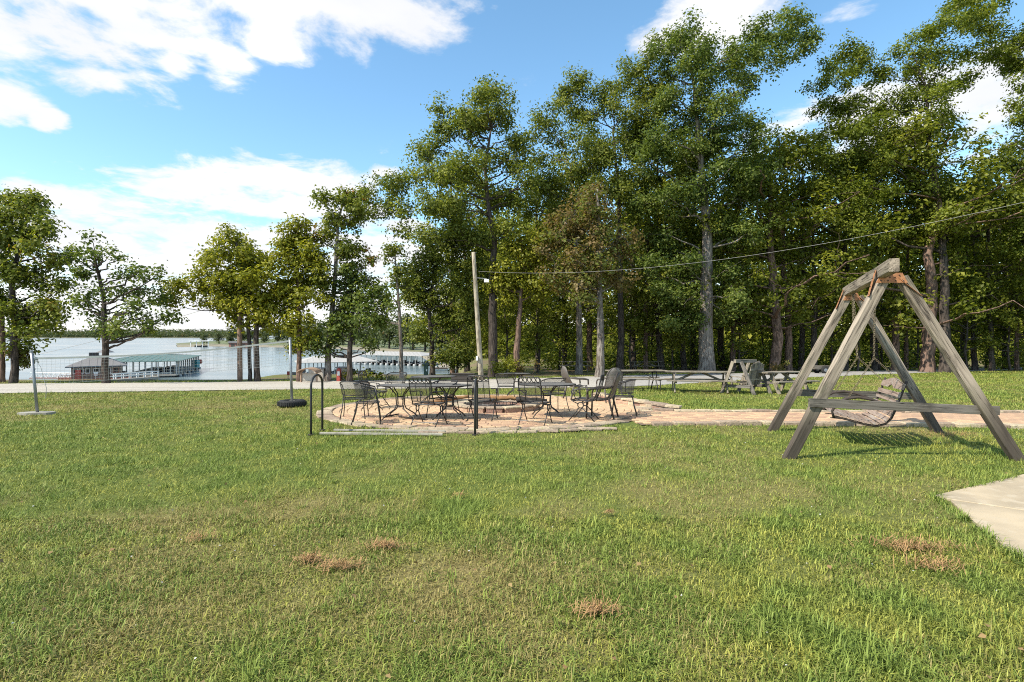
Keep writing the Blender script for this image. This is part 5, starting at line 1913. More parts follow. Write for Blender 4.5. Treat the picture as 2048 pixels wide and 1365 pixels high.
def chain(name, pts, parent, link_l=.042, wire=.0042, mat='chain'):
    mb = MB()
    P = [Vector(p) for p in pts]
    k = 0
    for a, b in zip(P, P[1:]):
        L = (b - a).length
        n_ = max(1, int(L / (link_l * .74)))
        for i_ in range(n_):
            c = a.lerp(b, (i_ + .5) / n_)
            Mx, _ = frame(a, b, (1, 0, 0) if k % 2 else (0.3, 1, .2))
            Mx = Mx.copy()
            Mx.translation = c
            r_ = .0125
            lp = []
            for q in range(10):
                an = 2 * math.pi * q / 10
                lp.append(Mx @ Vector((math.cos(an) * r_ + math.copysign(link_l / 2 - r_, math.cos(an)), math.sin(an) * r_, 0)))
            mb.tube(lp, wire, 4, closed=True)
            k += 1
    return obj(name, mb, M[mat], parent, smooth=True)


for v, kk_ in ((-HL + .02, .30), (HL - .02, .78)):
    hb = b0.lerp(b1, kk_) + Vector((0, 0, -.085)) - SO
    mid = bp(-.02, 1.02, v)
    hb = Vector((hb.x, hb.y, hb.z))
    chain('chain', [hb, mid], sb)
    if v > 0:
        chain('chain', [hb + bdir * .09 + Vector((0, 0, .0)), hb + bdir * .05 + Vector((0, 0, -.45)), mid], sb)
    chain('chain', [mid, bp(.30, .43, v)], sb, .03, .003)
    chain('chain', [mid, bp(-.40, .62, v)], sb, .03, .003)
    obj('hook', MB().tube([hb + Vector((0, 0, .02)), hb + Vector((.02, 0, -.01)), hb + Vector((0, 0, -.04))], .006, 5), M['bolt'], sb)

# ------------------------------------------------------------------ volleyball net
pl = gp(75, 829)
pr_ = gp(584, 813)
poL, poR = at(63, 703, pl.y), at(580, 677, pr_.y)
a = thing('net_post', 'leaning grey steel net post at the left on a concrete slab', 'net post', pl)
obj('pipe', MB().tube([Vector((0, 0, .02)), (poL - pl) * .5, poL - pl], .030, 10), M['steel'], a, smooth=True)
obj('pipe_cap', MB().lathe([(.034, -.03), (.034, .012), (.02, .02)], 10, Matrix.Translation(poL - pl)), M['steel'], a)
sp = MB()
out_ = [(-.36, -.12), (-.1, -.17), (.28, -.1), (.38, .05), (.2, .17), (-.2, .15), (-.38, .02)]
sp.prism(out_, -.03, .05)
obj('concrete_base', sp, M['concrete_old'], a)
obj('cord', MB().tube([(poL - pl) * .93, (poL - pl) * .93 + Vector((.18, .02, -.25)), (poL - pl) * .4 + Vector((.22, .05, 0)), Vector((.1, .1, .35))], .006, 5), M['net'], a)
b = thing('net_post', 'upright galvanised net post standing in a tyre', 'net post', pr_)
obj('pipe', MB().tube([Vector((0, 0, .05)), (poR - pr_) * .5, poR - pr_], .034, 10), M['steel'], b, smooth=True)
obj('pipe_cap', MB().lathe([(.038, -.03), (.038, .012), (.02, .02)], 10, Matrix.Translation(poR - pr_)), M['steel'], b)
ty = MB()
ty.lathe([(.19, .02), (.21, .0), (.30, .0), (.345, .03), (.355, .08), (.345, .13), (.30, .165), (.21, .165), (.19, .14), (.20, .08)], 28, closed=True)
tyo = obj('tyre', ty, M['rubber'], b, TILT, True)
tr_ = MB()
for k in range(40):
    an = 2 * math.pi * k / 40
    tr_.box((.354, 0, .08), (.012, .03, .10), Matrix.Rotation(an, 4, 'Z'))
obj('tread_block', tr_, M['rubber'], tyo)
obj('concrete_fill', MB().lathe([(.195, .03), (.195, .13), (.1, .145)], 20), M['concrete_old'], b, TILT)

tl, trt = at(66, 717, pl.y), at(580, 682, pr_.y)
net = thing('volleyball_net', 'sagging volleyball net strung between the two grey posts', 'net', (tl + trt) / 2)
NO = net.location.copy()
NH = .62


def npt(s, h):
    p = tl.lerp(trt, s)
    hh = NH * (1 - .10 * math.sin(math.pi * s))
    return Vector((p.x, p.y, p.z - .10 * math.sin(math.pi * s) * (1 - .2 * h) - hh * h)) - NO


S_ = 64
obj('top_tape', MB().slab([[npt(i / S_, -.03) for i in range(S_ + 1)], [npt(i / S_, .045) for i in range(S_ + 1)]], (0, .006, 0)), M['tape'], net)
mb = MB()
for i in range(S_ + 1):
    mb.tube([npt(i / S_, 0.04), npt(i / S_, .5), npt(i / S_, 1)], .0021, 3, cap=False)
for j in range(1, 8):
    mb.tube([npt(i / 32, j / 8) for i in range(33)], .0021, 3, cap=False)
tag(obj('netting', mb, M['net'], net), kind='stuff')
obj('bottom_cord', MB().tube([npt(i / 32, 1.0) for i in range(33)], .004, 4), M['net'], net)

# ------------------------------------------------------------------ picnic tables and the glider
def picnic(label, p, yaw, L=2.3, group='picnic tables', name='picnic_table', wm='picnic', lean=0.0):
    r = thing(name, label, 'picnic table', group=group)
    for k in range(5):
        y = -.30 + .15 * k
        timber('top_board', (-L / 2 + random.uniform(-.02, .02), y, .72), (L / 2 + random.uniform(-.02, .02), y, .72), .138, .042, M[wm], r)
    for s in (-1, 1):
        for k in (0, 1):
            timber('seat_board', (-L / 2, s * (.60 + .135 * k), .42), (L / 2, s * (.60 + .135 * k), .42), .125, .042, M[wm], r)
    for s in (-1, 1):
        x = s * (L / 2 - .32)
        timber('seat_bearer', (x, -.73, .375), (x, .73, .375), .042, .09, M['picnic_dark'], r)
        timber('top_bearer', (x, -.36, .668), (x, .36, .668), .042, .062, M['picnic_dark'], r)
        for q in (-1, 1):
            timber('leg', (x + s * .044, q * .58, -.01), (x + s * .044, q * .24, .695), .042, .12, M[wm], r, up=(0, 1, 0))
        timber('diagonal_brace', (x - s * .05, 0, .40), (s * .12, 0, .69), .04, .08, M['picnic'], r)
    return place(r, p, yaw)


picnic('weathered wooden picnic table left of the wooden glider', on(1398, 19.4), -.22, 2.3)
picnic('weathered picnic table turned askew behind the swing, right of the glider', on(1560, 19.0), .42, 2.0)
# metal framed table
r = thing('metal_picnic_table', 'picnic table with bent steel pipe frame and pale plank top, by the chairs', 'picnic table', group='picnic tables')
for k in range(4):
    timber('top_board', (-1.1, -.27 + .18 * k, .72), (1.1, -.27 + .18 * k, .72), .17, .04, M['picnic'], r)
for s in (-1, 1):
    timber('seat_board', (-1.1, s * .68, .42), (1.1, s * .68, .42), .24, .04, M['picnic'], r)
for s in (-1, 1):
    x = s * .72
    for q in (-1, 1):
        obj('pipe_leg', MB().tube([(x, q * .25, .70), (x, q * .26, .55), (x, q * .16, .42), (x, q * .18, .33), (x, q * .30, .2), (x, q * .42, 0)], .021, 8), M['iron'], r, smooth=True)
        obj('seat_arm', MB().tube([(x, q * .17, .375), (x, q * .55, .375), (x, q * .78, .39)], .019, 8), M['iron'], r, smooth=True)
        obj('seat_leg', MB().tube([(x, q * .66, .39), (x, q * .70, .2), (x, q * .74, 0)], .016, 6), M['iron'], r, smooth=True)
    obj('brace_rod', MB().tube([(x, 0, .40), (s * .15, 0, .70)], .012, 6), M['iron'], r)
place(r, on(1272, 20.6), .05)
for px, d, yaw, lab in ((1290, 40.5, .1, 'far picnic table among the trunks left of the giant oak'), (1150, 41.0, -.1, 'far picnic table among the trunks right of the light pole')):
    picnic(lab, on(px, d), yaw, 2.4)

# wooden glider: A shaped end frames carrying a slatted seat
gl = thing('wooden_glider', 'weathered wooden glider seat with slanting frames beside the picnic table', 'glider')
for s in (-1, 1):
    x = s * .52
    timber('leg', (x, .62, -.02), (x, .16, 1.12), .045, .12, M['picnic'], gl, up=(0, 1, 0))
    timber('leg', (x, -.62, -.02), (x, -.16, 1.12), .045, .12, M['picnic_dark'], gl, up=(0, 1, 0))
    timber('tie', (x + s * .047, -.52, .26), (x + s * .047, .52, .26), .04, .11, M['picnic_dark'], gl)
    timber('arm', (x - s * .10, -.25, .56), (x - s * .10, .38, .60), .10, .028, M['picnic'], gl)
    timber('arm_post', (x - s * .10, .28, .30), (x - s * .10, .30, .585), .05, .05, M['picnic'], gl)
timber('top_beam', (-.66, 0, 1.13), (.66, 0, 1.13), .09, .12, M['picnic'], gl)
for k in range(5):
    timber('seat_slat', (-.40, -.18 + .11 * k, .34 + .012 * k), (.40, -.18 + .11 * k, .34 + .012 * k), .09, .024, M['picnic'], gl)
for k in range(7):
    x = -.36 + .12 * k
    hh = .98 + .12 * math.cos((k - 3) / 3 * 1.3)
    timber('back_slat', (x, -.26, .30), (x, -.46, hh), .022, .10, M['picnic_dark'] if k % 3 == 1 else M['picnic'], gl, up=(1, 0, 0))
timber('back_rail', (-.42, -.315, .50), (.42, -.315, .50), .03, .07, M['picnic'], gl)
timber('back_rail', (-.42, -.425, .84), (.42, -.425, .84), .03, .07, M['picnic'], gl)
place(gl, on(1492, 18.8), .62, .98)

# ------------------------------------------------------------------ poles and wires
def pole(label, base, top, r0, r1, mat):
    r = thing('utility_pole', label, 'pole', base)
    L = (top - base).length
    Mx, L = frame(Vector((0, 0, -.2)), top - base, (0, 1, 0))
    mb = MB().tube([(L * k / 10, 0, 0) for k in range(11)], [r0 + (r1 - r0) * k / 10 for k in range(11)], 12)
    obj('shaft', mb, mat, r, Mx, True)
    return r


ub = on(963, 27.5)
ut = at(947, 505, 27.5)
up_ = pole('pale wooden light pole leaning left, in the middle of the scene', ub, ut, .140, .100, M['pole'])
q = at(973, 562, 27.3) - ub
obj('lamp_box', MB().box(q, (.24, .16, .16)), M['white'], up_)
obj('lamp_bracket', MB().tube([at(952, 556, 27.5) - ub, q + Vector((0, 0, .1)), q], .02, 6), M['steel'], up_)
obj('meter_box', MB().box(at(954, 717, 27.35) - ub, (.10, .12, .22)), M['white'], up_)
u2b = on(480, 26.4)
pole('brown utility pole beyond the net, left of the dark twin trunks', u2b, at(479, 585, 26.4), .125, .10, M['pole_brown'])


def cable(name, label, A, B, sag, r, n=40):
    pts = [A.lerp(B, t / n) - Vector((0, 0, sag * 4 * (t / n) * (1 - t / n))) - A for t in range(n + 1)]
    o = obj(name, MB().tube(pts, r, 5), M['cable'], None, smooth=True)
    o.location = A
    return tag(o, label, 'cable')


cable('overhead_cable', 'pale overhead cable running from the light pole up to the right', at(957, 543, 27.4), at(2350, 330, 13.5), .95, .0055)
cable('overhead_cable', 'thin overhead cable sagging from the brown pole to the lower left', at(480, 597, 26.3), at(-150, 740, 60),   .8, .010)

# ------------------------------------------------------------------ roadside boxes
kb = on(618, 25.2)
k_ = thing('kiosk', 'small roofed brown wooden stand at the roadside beneath the pale tree', 'stand', kb)
for x in (-.36, .36):
    timber('post', (x, 0, -.05), (x, 0, .52), .07, .07, M['kiosk'], k_)
obj('panel', MB().box((0, .03, .27), (.66, .05, .34)), M['beige'], k_)
g = [[Vector((.50 * math.sin(a), y, .40 + .30 * math.cos(a))) for a in [-1.2 + 2.4 * i / 8 for i in range(9)]] for y in (-.36, -.1, .15, .40)]
obj('roof', MB().slab(g, (0, 0, -.04)), M['kiosk'], k_, smooth=False)
for px, d, w, h, lab in ((636, 26.5, .72, .62, 'beige cabinet behind the small roofed stand'), (686, 26.8, .50, .66, 'beige cabinet beside the red pump')):
    c = thing('cabinet', lab, 'cabinet', on(px, d))
    obj('body', MB().box((0, 0, h / 2), (w, .5, h)), M['beige'], c)
    obj('lid', MB().box((0, -.01, h + .02), (w + .06, .58, .05)), M['grey_roof'], c)
    for s in (-1, 1):
        obj('door', MB().box((s * w * .235, -.262, h * .48), (w * .44, .02, h * .82)), M['beige'], c)
    obj('plinth', MB().box((0, 0, -.03), (w * .92, .44, .08)), M['shade'], c)
c = thing('fuel_pump', 'small red pump in front of the beige cabinet', 'pump', on(678, 26.3))
obj('body', MB().box((0, 0, .28), (.17, .2, .58)), M['red'], c)
obj('dial_panel', MB().box((.01, -.105, .40), (.11, .02, .2)), M['white'], c)
obj('cap', MB().lathe([(.10, .56), (.10, .60), (.04, .66)], 10), M['red'], c)
obj('hose', MB().tube([(.09, -.05, .45), (.2, -.1, .3), (.17, -.1, .1), (.10, -.08, .2)], .014, 6), M['rubber'], c, smooth=True)
c = thing('roadside_sign', 'low red and grey board sign near the net post', 'sign', on(587, 28.5))
obj('red_board', MB().box((-.22, 0, .32), (.24, .03, .20)), M['red'], c)
obj('grey_board', MB().box((.18, 0, .30), (.54, .03, .16)), M['grey_roof'], c)
for x in (-.3, .35):
    obj('stake', MB().box((x, .03, .12), (.03, .03, .36)), M['dock_wood'], c)
c = thing('post_box', 'dark green post with flat cap beside a trunk near the water', 'post', on(852, 29.5))
obj('post', MB().box((0, 0, .35), (.22, .2, .8)), M['green_paint'], c)
obj('cap', MB().box((0, 0, .78), (.34, .3, .06)), M['green_paint'], c)
obj('notice', MB().box((.05, -.105, .45), (.07, .012, .1)), M['white'], c)
c = thing('timber_box', 'dark low timber box behind the light pole foot', 'box', on(925, 25.5))
for k in range(3):
    timber('board', (-.52, -.16, .08 + .13 * k), (.48, -.16, .08 + .13 * k), .03, .12, M['shade'], c)
    timber('board', (-.52, .16, .08 + .13 * k), (.48, .16, .08 + .13 * k), .03, .12, M['shade'], c)
for s in (-1, 1):
    obj('end_board', MB().box((s * .50, 0, .2), (.03, .29, .38)), M['shade'], c)
obj('lid', MB().box((0.02, 0, .42), (1.1, .42, .03)), M['shade'], c)
c = thing('trailer', 'small rusty trailer with one wheel showing at the wood edge behind the swing', 'trailer', on(1642, 36.5))
obj('bed', MB().box((0, 0, .42), (1.3, .9, .22)), M['timber_dark'], c)
for s in (-1, 1):
    w_ = obj('wheel', MB().lathe([(.09, -.07), (.24, -.07), (.27, -.03), (.27, .03), (.24, .07), (.09, .07)], 18, Matrix.Translation((0, s * .5, .26)) @ Matrix.Rotation(math.pi / 2, 4, 'X')), M['rubber'], c, smooth=True)
    obj('rim', MB().lathe([(.12, -.075), (.12, .075), (.03, .085)], 12, Matrix.Translation((0, s * .5, .26)) @ Matrix.Rotation(math.pi / 2, 4, 'X')), M['steel'], w_)
obj('drawbar', MB().tube([(.6, 0, .38), (1.3, 0, .3)], .03, 6), M['log'], c)

# ------------------------------------------------------------------ docks on the lake
def hip_roof(parent, O, ex, ey, L, W, z0, z1, inset, mat, th=.12, name='roof'):
    """hip roof over a rectangle O + ex*[0,L] + ey*[0,W]"""
    P = lambda a, b, z: O + ex * a + ey * b + Vector((0, 0, z))
    e_ = [P(0, 0, z0), P(L, 0, z0), P(L, W, z0), P(0, W, z0)]
    r_ = [P(inset, W / 2, z1), P(L - inset, W / 2, z1)]
    dn = Vector((0, 0, -th))
    vs = e_ + r_ + [p + dn for p in e_]
    fs = [(0, 1, 5, 4), (1, 2, 5), (2, 3, 4, 5), (3, 0, 4), (0, 6, 7, 1), (1, 7, 8, 2), (2, 8, 9, 3), (3, 9, 6, 0), (9, 8, 7, 6)]
    o = obj(name, MB().add(vs, fs), mat, parent)
    rb = MB()
    k = 1.0
    while k < L - .5:
        for f0 in (0, 1):
            t = min(1, k / inset, (L - k) / inset)
            a_ = P(k, 0 if f0 == 0 else W, z0 + .02)
            b_ = P(k, W / 2 * t if f0 == 0 else W - W / 2 * t, z0 + (z1 - z0) * t + .02)
            rb.bar(a_, b_, .05, .03)
        k += 1.2
    obj('roof_rib', rb, mat, o)
    return o


Z0 = Vector((0, 0, 0))


def boat(label, p, yaw, L, mat, group):
    c = thing('moored_boat', label, 'boat', p, group)
    rows = []
    for i in range(9):
        t = i / 8
        w = L * .17 * (1 - max(0, (t - .45) / .55) ** 2)
        x = -L / 2 + L * t
        rows.append([Vector((x, -w, .75 + .15 * t)), Vector((x, -w * .85, .2)), Vector((x, 0, -.15 + .35 * max(0, t - .7))), Vector((x, w * .85, .2)), Vector((x, w, .75 + .15 * t))])
    obj('hull', MB().surf(rows), mat, c, smooth=True)
    obj('deck', MB().surf([[r_[0] - Vector((0, 0, .12)), r_[4] - Vector((0, 0, .12))] for r_ in rows]), M['white'], c)
    obj('console', MB().box((0, 0, .95), (.8, .9, .7)), M['hull_dark'], c)
    obj('windscreen', MB().add([(.4, -.6, .8), (.4, .6, .8), (.15, .55, 1.35), (.15, -.55, 1.35)], [(0, 1, 2, 3)]), M['glass'], c)
    obj('outboard', MB().box((-L / 2 - .1, 0, .7), (.3, .35, .8)), M['hull_dark'], c)
    c.rotation_euler = (0, 0, yaw)


# green roofed boat dock
Bc, Cc = wp(353, 754.5), wp(397, 737)
ey = (Cc - Bc)
DW = ey.length
ey = ey / DW
ex = Vector((-ey.y, ey.x, 0))                     # away to the left
DL = 14.0
gd_ = thing('green_roof_dock', 'long boat dock with green metal roof and white posts', 'dock', Bc)
O = Vector((0, 0, 0))
hip_roof(gd_, O - ex * .6 - ey * .6, ex, ey, DL + 1.2, DW + 1.2, 3.35, 4.45, 8.0, M['green_roof'])
n_ = 11
for i in range(n_ + 1):
    p = O + ey * (DW * i / n_)
    obj('post', MB().box(p + Vector((0, 0, 1.8)), (.22, .22, 3.1)), M['dock_post'], gd_)
    obj('finger', MB().box((0, 0, 0), (1, 1, 1), Matrix.Translation(p + ex * 4 + Vector((0, 0, .42))) @ Matrix.Rotation(math.atan2(ex.y, ex.x), 4, 'Z') @ Matrix.Diagonal((8.4, 1.0, .28, 1))), M['dock_wood'], gd_)
    obj('float', MB().lathe([(.42, -.15), (.45, 0), (.42, .3)], 10, Matrix.Translation(p - ex * .1 + Vector((0, 0, .05)))), M['dock_post'] if i % 2 else M['rubber'], gd_)
for i in range(1, 13):
    p = O + ex * (DL * i / 13)
    obj('post', MB().box(p + Vector((0, 0, 1.8)), (.16, .16, 3.1)), M['dock_post'], gd_)
    if i % 2 == 0:
        obj('post', MB().box(p + ey * DW * .5 + Vector((0, 0, 1.8)), (.16, .16, 3.1)), M['dock_post'], gd_)
obj('walkway', MB().box((0, 0, 0), (1, 1, 1), Matrix.Translation(O + ex * DL / 2 + Vector((0, 0, .46))) @ Matrix.Rotation(math.atan2(ex.y, ex.x), 4, 'Z') @ Matrix.Diagonal((DL, 1.6, .3, 1))), M['dock_wood'], gd_)
obj('walkway', MB().box((0, 0, 0), (1, 1, 1), Matrix.Translation(O + ex * 9 + ey * DW / 2 + Vector((0, 0, .47))) @ Matrix.Rotation(math.atan2(ey.y, ey.x), 4, 'Z') @ Matrix.Diagonal((DW, 1.8, .3, 1))), M['dock_wood'], gd_)
obj('equipment_box', MB().box(O + ey * DW * .76 - ex * .4 + Vector((0, 0, 1.5)), (1.2, 1.2, 1.9)), M['teal'], gd_)
obj('life_ring', MB().lathe([(.3, 1.2), (.5, 1.4), (.5, 2.0), (.3, 2.3)], 10, Matrix.Translation(O + ey * DW * .98 - ex * .45)), M['red'], gd_)
rr = random.Random(8)
for i in range(8):
    p = Bc + ey * (DW * (i + .5) / 11 + 1.5) + ex * (4.4 + rr.uniform(-.4, .4))
    boat('boat in the %s slip from the near end of the green roofed dock' % ORD[i], p, math.atan2(ex.y, ex.x) + math.pi, 6.0, M['hull_dark'] if i % 3 else M['white'], 'boats under the green roof')

# dock house
hc = wp(190, 763)
dh = thing('dock_house', 'grey roofed floating dock house with cupola behind the dark tree', 'building', hc)
hx, hy = Vector((.82, .57, 0)).normalized(), Vector((-.57, .82, 0)).normalized()
W2, D2 = 7.6, 6.0
Ow = Vector((-W2 / 2 + .3, 0, 0))
rot = Matrix.Rotation(math.atan2(hx.y, hx.x), 4, 'Z')
obj('deck', MB().box((0, D2 / 2 - .5, .35), (W2 + 3.5, D2 + 3, .35), rot), M['red_wood'], dh)
wall = obj('wall', MB().box((.3, D2 / 2, 1.72), (W2, D2, 2.4), rot), M['shingle_wall'], dh)
cb = MB()
for k in range(12):
    cb.box((.3, -.012, .65 + .2 * k), (W2, .03, .035), rot)
obj('clapboard', cb, M['shingle_wall'], wall)
for x, w_, h_ in ((-2.9, .7, 1.0), (-2.0, .7, 1.0), (-1.1, .7, 1.0), (.2, .9, .9), (1.9, 1.1, 1.0), (3.2, .8, 1.0)):
    wn = obj('window', MB().box((x, -.02, 2.0), (w_, .06, h_), rot), M['red_wood'] if x > 2 else M['white'], dh)
    obj('pane', MB().box((x, -.055, 2.0), (w_ * .78, .02, h_ * .78), rot), M['glass'], wn)
rf = hip_roof(dh, rot @ Vector((-W2 / 2 - .5, -.8, 0)), (rot @ hx).normalized() if False else hx, hy, W2 + 1.6, D2 + 1.6, 2.9, 4.75, 4.0, M['grey_roof'], .22)
obj('fascia', MB().box((.3, -.84, 2.82), (W2 + 1.6, .06, .16), rot), M['trim_dark'], dh)
cu = obj('cupola', MB().box((-.3, D2 / 2, 4.9), (1.5, 1.5, .9), rot), M['grey_roof'], dh)
for x in (-.75, -.3, .15):
    obj('louvre', MB().box((x, D2 / 2 - .77, 5.05), (.36, .05, .42), rot), M['shade'], cu)
obj('cupola_roof', MB().lathe([(1.45, 5.32), (1.4, 5.4), (.75, 5.72), (.08, 6.1)], 4, Matrix.Translation((-.3, D2 / 2, 0)) @ Matrix.Rotation(math.pi / 4, 4, 'Z')), M['grey_roof'], cu)
obj('finial', MB().tube([(-.3, D2 / 2, 6.0), (-.3, D2 / 2, 7.6)], .05, 5), M['steel'], cu)
obj('red_door', MB().box((-2.4, -1.3, 1.3), (.8, .25, 1.9), rot), M['red'], dh)
obj('white_sign', MB().box((.2, -1.6, 1.5), (.6, .05, .75), rot), M['white'], dh)
obj('sign_post', MB().box((.2, -1.57, .85), (.08, .06, .8), rot), M['white'], dh)
rl = MB()
for k in range(20):
    rl.box((-W2 / 2 - 1.3 + .5 * k, -1.9, .95), (.06, .06, .9), rot)
rl.box((.2, -1.9, 1.35), (W2 + 3, .08, .08), rot)
rl.box((.2, -1.9, .95), (W2 + 3, .06, .06), rot)
obj('deck_rail', rl, M['red_wood'], dh)
gw = thing('gangway', 'sloping gangway with pale zigzag rails left of the dock house', 'gangway', wp(120, 764))
gm = MB()
for s in (-1, 1):
    for k in range(9):
        gm.tube([(-5 + k, s * .6, .8 - .02 * k), (-4.5 + k, s * .6, 1.7 - .02 * k)], .045, 4)
        gm.tube([(-4.5 + k, s * .6, 1.7 - .02 * k), (-4 + k, s * .6, .8 - .02 * k)], .045, 4)
    gm.tube([(-5, s * .6, 1.72), (4, s * .6, 1.55)], .06, 5)
obj('rail', gm, M['white'], gw)
obj('deck', MB().box((-.5, 0, .7), (9.4, 1.3, .15)), M['red_wood'], gw)
# walkway with white rails
ww = thing('railed_walkway', 'floating walkway with white rails between dock house and green dock', 'walkway', wp(268, 761.5))
d_ = (wp(322, 755.5) - wp(232, 762.5))
ax_, LW = d_.normalized(), d_.length
Mw = Matrix.Rotation(math.atan2(ax_.y, ax_.x), 4, 'Z')
obj('deck', MB().box((0, 0, .35), (LW, 1.7, .3), Mw), M['dock_wood'], ww)
for s in (-1, 1):
    for k in range(7):
        obj('rail_post', MB().box((-LW / 2 + .2 + (LW - .4) * k / 6, s * .8, 1.0), (.14, .1, 1.1), Mw), M['white'], ww)
    for z in (1.05, 1.5):
        obj('rail', MB().box((0, s * .8, z), (LW, .07, .13), Mw), M['white'], ww)
boat('open white and red boat tied beside the white railed walkway', wp(246, 757.5) + Vector((0, 0, .15)), .2, 5.5, M['white'], 'open boats')

# pale roofed docks in the bay
for nm, lab, pa, pb, pc, fl in (('boat_dock', 'pale roofed boat dock standing in the bay behind the tree trunks', wp(752, 752), wp(600, 757), wp(690, 738), 0),
                                ('boat_dock', 'long pale roofed dock on white floats at the far side of the bay', wp(842, 733), wp(712, 729), wp(800, 724), 1)):
    r = thing(nm, lab, 'dock', pa)
    vx = pb - pa
    LL = vx.length
    vx /= LL
    vy = Vector((-vx.y, vx.x, 0))
    if vy.y < 0:
        vy = -vy
    WW = 9.0
    hip_roof(r, -vx * .5 - vy * .5, vx, vy, LL + 1, WW + 1, 2.9 if fl else 3.1, 3.75 if fl else 4.3, 4.0, M['tan_roof'])
    m_ = 9 if not fl else 12
    for k in range(m_ + 1):
        p = vx * (LL * k / m_)
        obj('post', MB().box(p + Vector((0, 0, 1.6)), (.16, .16, 2.7)), M['dock_post'], r)
        obj('post', MB().box(p + vy * WW + Vector((0, 0, 1.6)), (.16, .16, 2.7)), M['dock_post'], r)
        if fl:
            obj('float', MB().lathe([(.45, -.1), (.5, .2), (.42, .55)], 10, Matrix.Translation(p - vy * .3)), M['dock_post'], r)
            obj('finger', MB().box((0, 0, 0), (1, 1, 1), Matrix.Translation(p + vy * 3 + Vector((0, 0, .5))) @ Matrix.Rotation(math.atan2(vy.y, vy.x), 4, 'Z') @ Matrix.Diagonal((6, .9, .25, 1))), M['shade'], r)
    for k in range(0, m_, 2):
        boat('dark boat, %s from the right under the %s' % (ORD[k // 2], 'long pale dock roof on floats' if fl else 'nearer pale dock roof behind the trunks'), pa + vx * (LL * (k + .5) / m_) + vy * 4, math.atan2(vy.y, vy.x), 6.0, M['hull_dark'], 'boats under pale dock roofs')
    obj('walkway', MB().box((0, 0, 0), (1, 1, 1), Matrix.Translation(vx * LL / 2 + vy * WW * (.75 if fl else .9) + Vector((0, 0, .5))) @ Matrix.Rotation(math.atan2(vx.y, vx.x), 4, 'Z') @ Matrix.Diagonal((LL, 1.8, .3, 1))), M['dock_wood'], r)
r = thing('floating_ramp', 'dark timber ramp lying at the water edge right of the bay', 'ramp', wp(880, 742))
for k in range(6):
    obj('plank', MB().box((-1.6 + .62 * k, 0, .9), (.58, 3.0, .12)), M['dock_wood'], r)
obj('beam', MB().box((0, -1.45, .65), (3.8, .25, .4)), M['shade'], r)
r = thing('pontoon_shelter', 'tiny white roofed boat shelter off the tip of the point', 'dock', wp(404, 694))
obj('roof', MB().box((0, 0, 4.0), (14, 8, .4)), M['white'], r)
for x in (-6, -2, 2, 6):
    obj('post', MB().box((x, -3, 2), (.4, .4, 4)), M['white'], r)
boat('dark boat beneath the tiny white shelter by the point', wp(404, 694), 0, 9, M['hull_dark'], 'boats at the point')
r = thing('red_boathouse', 'small red boathouse on the far shore of the bay', 'boathouse', wp(481, 695.5))
obj('wall', MB().box((0, 0, 1.6), (12, 6, 3.0)), M['red_wood'], r)
obj('roof', MB().prism([(-6.6, 0), (6.6, 0), (6.0, 1.2), (-6.0, 1.2)], -3.6, 3.6, Matrix.Translation((0, 0, 3.0)) @ Matrix.Rotation(math.pi / 2, 4, 'X')), M['grey_roof'], r)
for x in (-3.5, 0, 3.5):
    obj('door', MB().box((x, -3.05, 1.3), (2.2, .1, 2.2)), M['shade'], r)



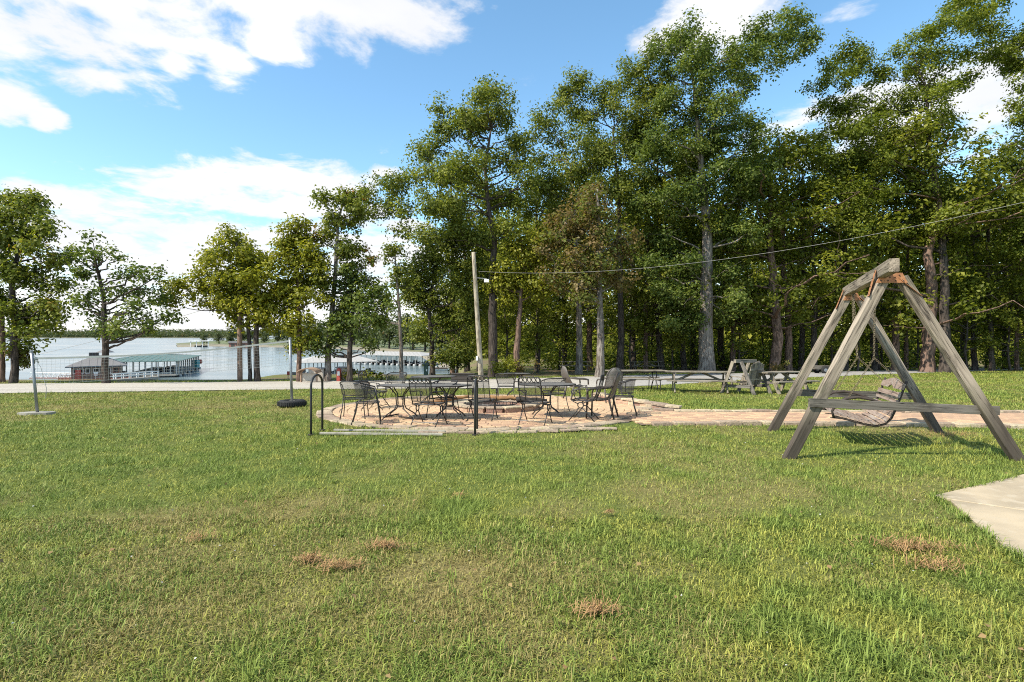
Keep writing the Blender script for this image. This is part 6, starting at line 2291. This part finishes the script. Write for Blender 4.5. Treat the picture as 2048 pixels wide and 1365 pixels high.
def litter(name, label, n, size, mat, seed, ymax, lift):
    rng = np.random.default_rng(seed)
    y = 1.6 + (ymax - 1.6) * rng.random(n) ** 1.4
    x = (rng.random(n) - .5) * 2 * (y + 1.0)
    ok = lawn_ok(x, y)
    x, y = x[ok], y[ok]
    P = np.stack([x, y, gz(x, y) + lift * (0.6 + 0.7 * rng.random(len(x)))], -1)
    vs, qs = [], []
    leafquads(P, np.tile([0, 0, 1.0], (len(x), 1)), size, rng, vs, qs, 0.7)
    o = link(name, npmesh(name, vs[0], qs[0], None, [mat]))
    tag(o, label, 'litter', kind='stuff')


litter('fallen_leaves', 'small dry brown leaves scattered over the lawn', 320, .034, M['dry_leaf'], 3, 20, .04)
litter('pale_leaves', 'pale dry leaf bits and white clover heads scattered over the lawn', 170, .015, M['tape'], 4, 10, .045)


# ------------------------------------------------------------------ heaps of raked dead grass on the lawn
def straw(label, px, py, w, n, seed, flat=.05):
    rng = np.random.default_rng(seed)
    p = gp(px, py)
    n = int(n * .75)
    w = w * 1.35
    c = rng.normal(size=(n, 3)) * np.array([w * .5, w * .22, flat * .5]) * (0.3 + 0.9 * rng.random((n, 1)))
    c[:, 2] = np.abs(c[:, 2]) * .4 + .028
    a = rng.random(n) * 6.28
    L = rng.uniform(.012, .04, n)
    dv = np.stack([np.cos(a) * L, np.sin(a) * L, rng.normal(size=n) * .018], -1)
    sd = np.stack([-np.sin(a), np.cos(a), np.zeros(n)], -1) * .0016
    V = np.stack([c - dv - sd, c - dv + sd, c + dv + sd, c + dv - sd], 1).reshape(-1, 3)
    Q = np.arange(n * 4).reshape(-1, 4)
    o = link('dead_grass', npmesh('dead_grass', V, Q, None, [M['straw']]))
    o.location = p
    tag(o, label, 'dead grass', kind='stuff')


for k, (px, py, w, n, lab) in enumerate(((1825, 1098, .30, 700, 'heap of brown dead grass left of the concrete corner'), (1870, 1135, .25, 350, 'thin brown dead grass near the concrete corner'), (620, 1125, .10, 220, 'round tuft of brown dead grass at the left'), (680, 1138, .16, 300, 'brown streak of dead grass beside the round tuft'),
                                         (768, 1098, .14, 260, 'right end of the brown dead grass streak'), (398, 1082, .14, 120, 'small reddish dead grass patch at the left'), (1190, 1228, .13, 260, 'dark brown dead grass in the front middle'), (1900, 872, .55, 500, 'brown dead grass at the back foot of the swing'), (920, 995, .06, 70, 'tiny brown tuft in the middle lawn'), (1218, 1030, .05, 60, 'tiny dark tuft right of the middle lawn'))):
    straw(lab, px, py, w, n, 60 + k)
